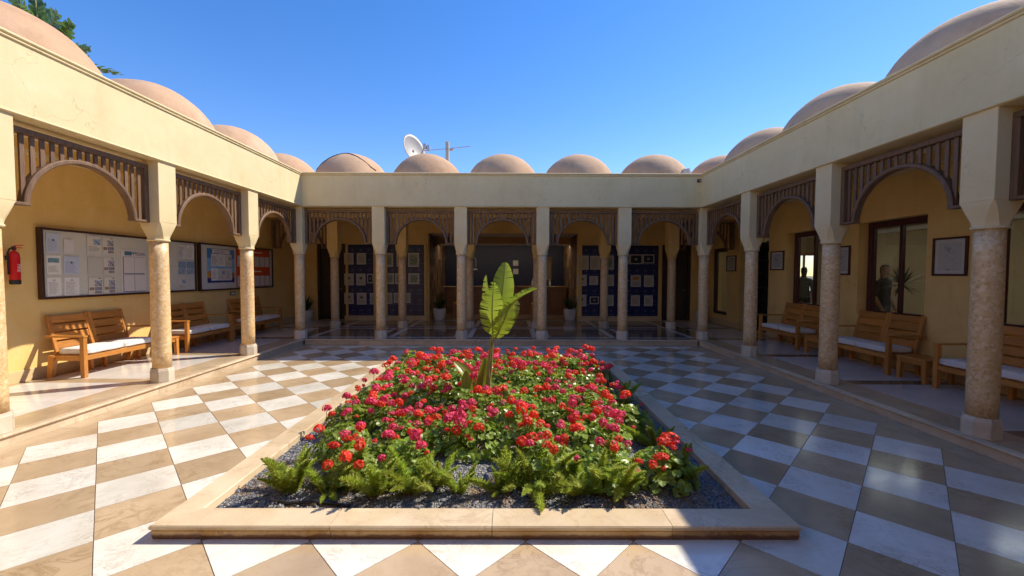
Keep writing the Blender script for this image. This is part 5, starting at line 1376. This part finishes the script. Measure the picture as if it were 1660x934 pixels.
MB().add([(4.22, 9.75, 3.87), (4.55, 9.75, 3.87), (4.55, 10.0, 3.87), (4.22, 10.0, 3.87), (4.33, 9.75, 4.20), (4.42, 9.75, 4.20), (4.42, 10.0, 4.20), (4.33, 10.0, 4.20)], [(3, 2, 1, 0), (4, 5, 6, 7), (0, 1, 5, 4), (1, 2, 6, 5), (2, 3, 7, 6), (3, 0, 4, 7)]).build('hood', m_plain('vent_metal', (.55, .53, .50), .5), cb)
MB().add([(4.552, 9.748, 3.88), (4.59, 9.748, 3.88), (4.47, 9.748, 4.215), (4.425, 9.748, 4.215), (4.552, 10.0, 3.88), (4.59, 10.0, 3.88), (4.47, 10.0, 4.215), (4.425, 10.0, 4.215)], [(0, 1, 2, 3), (7, 6, 5, 4), (1, 5, 6, 2), (2, 6, 7, 3), (0, 3, 7, 4), (0, 4, 5, 1)]).build('flashing', WHITE_PAINT, cb)
# cable lying over the first dome
dcx = (XS[0]+XS[1])/2; pts = []
for i in range(15):
    t = i/14; a = R(215+t*115); ph = R(28+62*math.sin(math.pi*min(1, t*1.05))**.8*.62)
    pts.append((dcx+.972*math.cos(ph)*math.cos(a)*1.0, DY+.972*math.cos(ph)*math.sin(a), DZ+.972*math.sin(ph)))
tag(MB().tube(pts, .009, 6).build('roof_cable', BLACK), 'thin dark cable lying over the leftmost dome of the far wing', 'cable')
sc_ = thing('security_camera', 'small dark box camera under the right end of the far cornice', 'camera', (4.58, YF, 3.85))
MB().box(4.555, 4.62, YF-.06, YF-.001, 3.83, 3.90, ch=.008).build('housing', WOOD_DARK, sc_); MB().lathe([(.012, -.004), (.016, 0), (.016, .004)], 12).build('lens', STEEL, sc_, loc=(4.588, YF-.062, 3.865), rot=(R(90), 0, 0))

# ------------------------------------------------------------------ palm beyond the left wing
pt = thing('palm_tree', 'dark green broad-leaved palm showing over the nearest dome of the left wing', 'palm tree', (-11.1, 10.0, -.35))
MB().tube([(-11.1+.08*math.sin(i), 10.0, -.35+7.2*i/9) for i in range(10)], [.2-.009*i for i in range(10)], 12).build('trunk', TRUNK, pt, smooth=True)
rng = random.Random(71)
def blade(base, tip, width, facing, droop):
    base = Vector(base); tip = Vector(tip); ax = tip-base; L = ax.length; ax.normalize(); side = ax.cross(Vector(facing)).normalized(); nr = side.cross(ax)
    mb = MB(); N = 15
    def mid(t): return base+ax*L*t+Vector((0, 0, -droop*t*t*L))
    mb.tube([mid(i/8) for i in range(9)], [.035-.003*i for i in range(9)], 6, 1)
    for s_ in (-1, 1):
        for j in range(N):
            t = .28+.72*j/N; w = width*math.sin(math.pi*min(.97, .12+(t-.28)/.72*.82))**.6*rng.uniform(.8, 1.12); hw = ax*L*.72/N*.78
            m0 = mid(t); e = m0+side*s_*w+ax*w*.55+nr*w*rng.uniform(-.25, .5)+Vector((0, 0, -w*rng.uniform(0, .35)))
            mb.add([m0-hw, m0+hw, e+hw*.85, e-hw*.75], [(0, 1, 2, 3)])
    mb.build('frond', [LEAF_PALM, STALK], pt)
C_ = Vector((-11.1, 10.0, 6.85))
for (px, py, y, w) in ((52, 2, 9.9, .26), (86, 10, 10.1, .24), (120, 28, 9.7, .22), (143, 47, 9.9, .2), (170, 86, 10.0, .16), (20, 14, 10.3, .22), (166, 104, 10.3, .2), (100, 22, 10.8, .24), (60, 20, 9.3, .24), (10, 40, 9.6, .22)):
    blade(C_, at(px, py, y), w, (rng.uniform(-.5, .5), -1, rng.uniform(-.2, .4)), rng.uniform(0, .06))
for k in range(9):
    a = rng.uniform(0, 6.28); blade(C_, C_+Vector((math.cos(a)*1.0, math.sin(a)*1.0+.6, rng.uniform(-.5, .5))), .2, (0, 0, 1), .15)
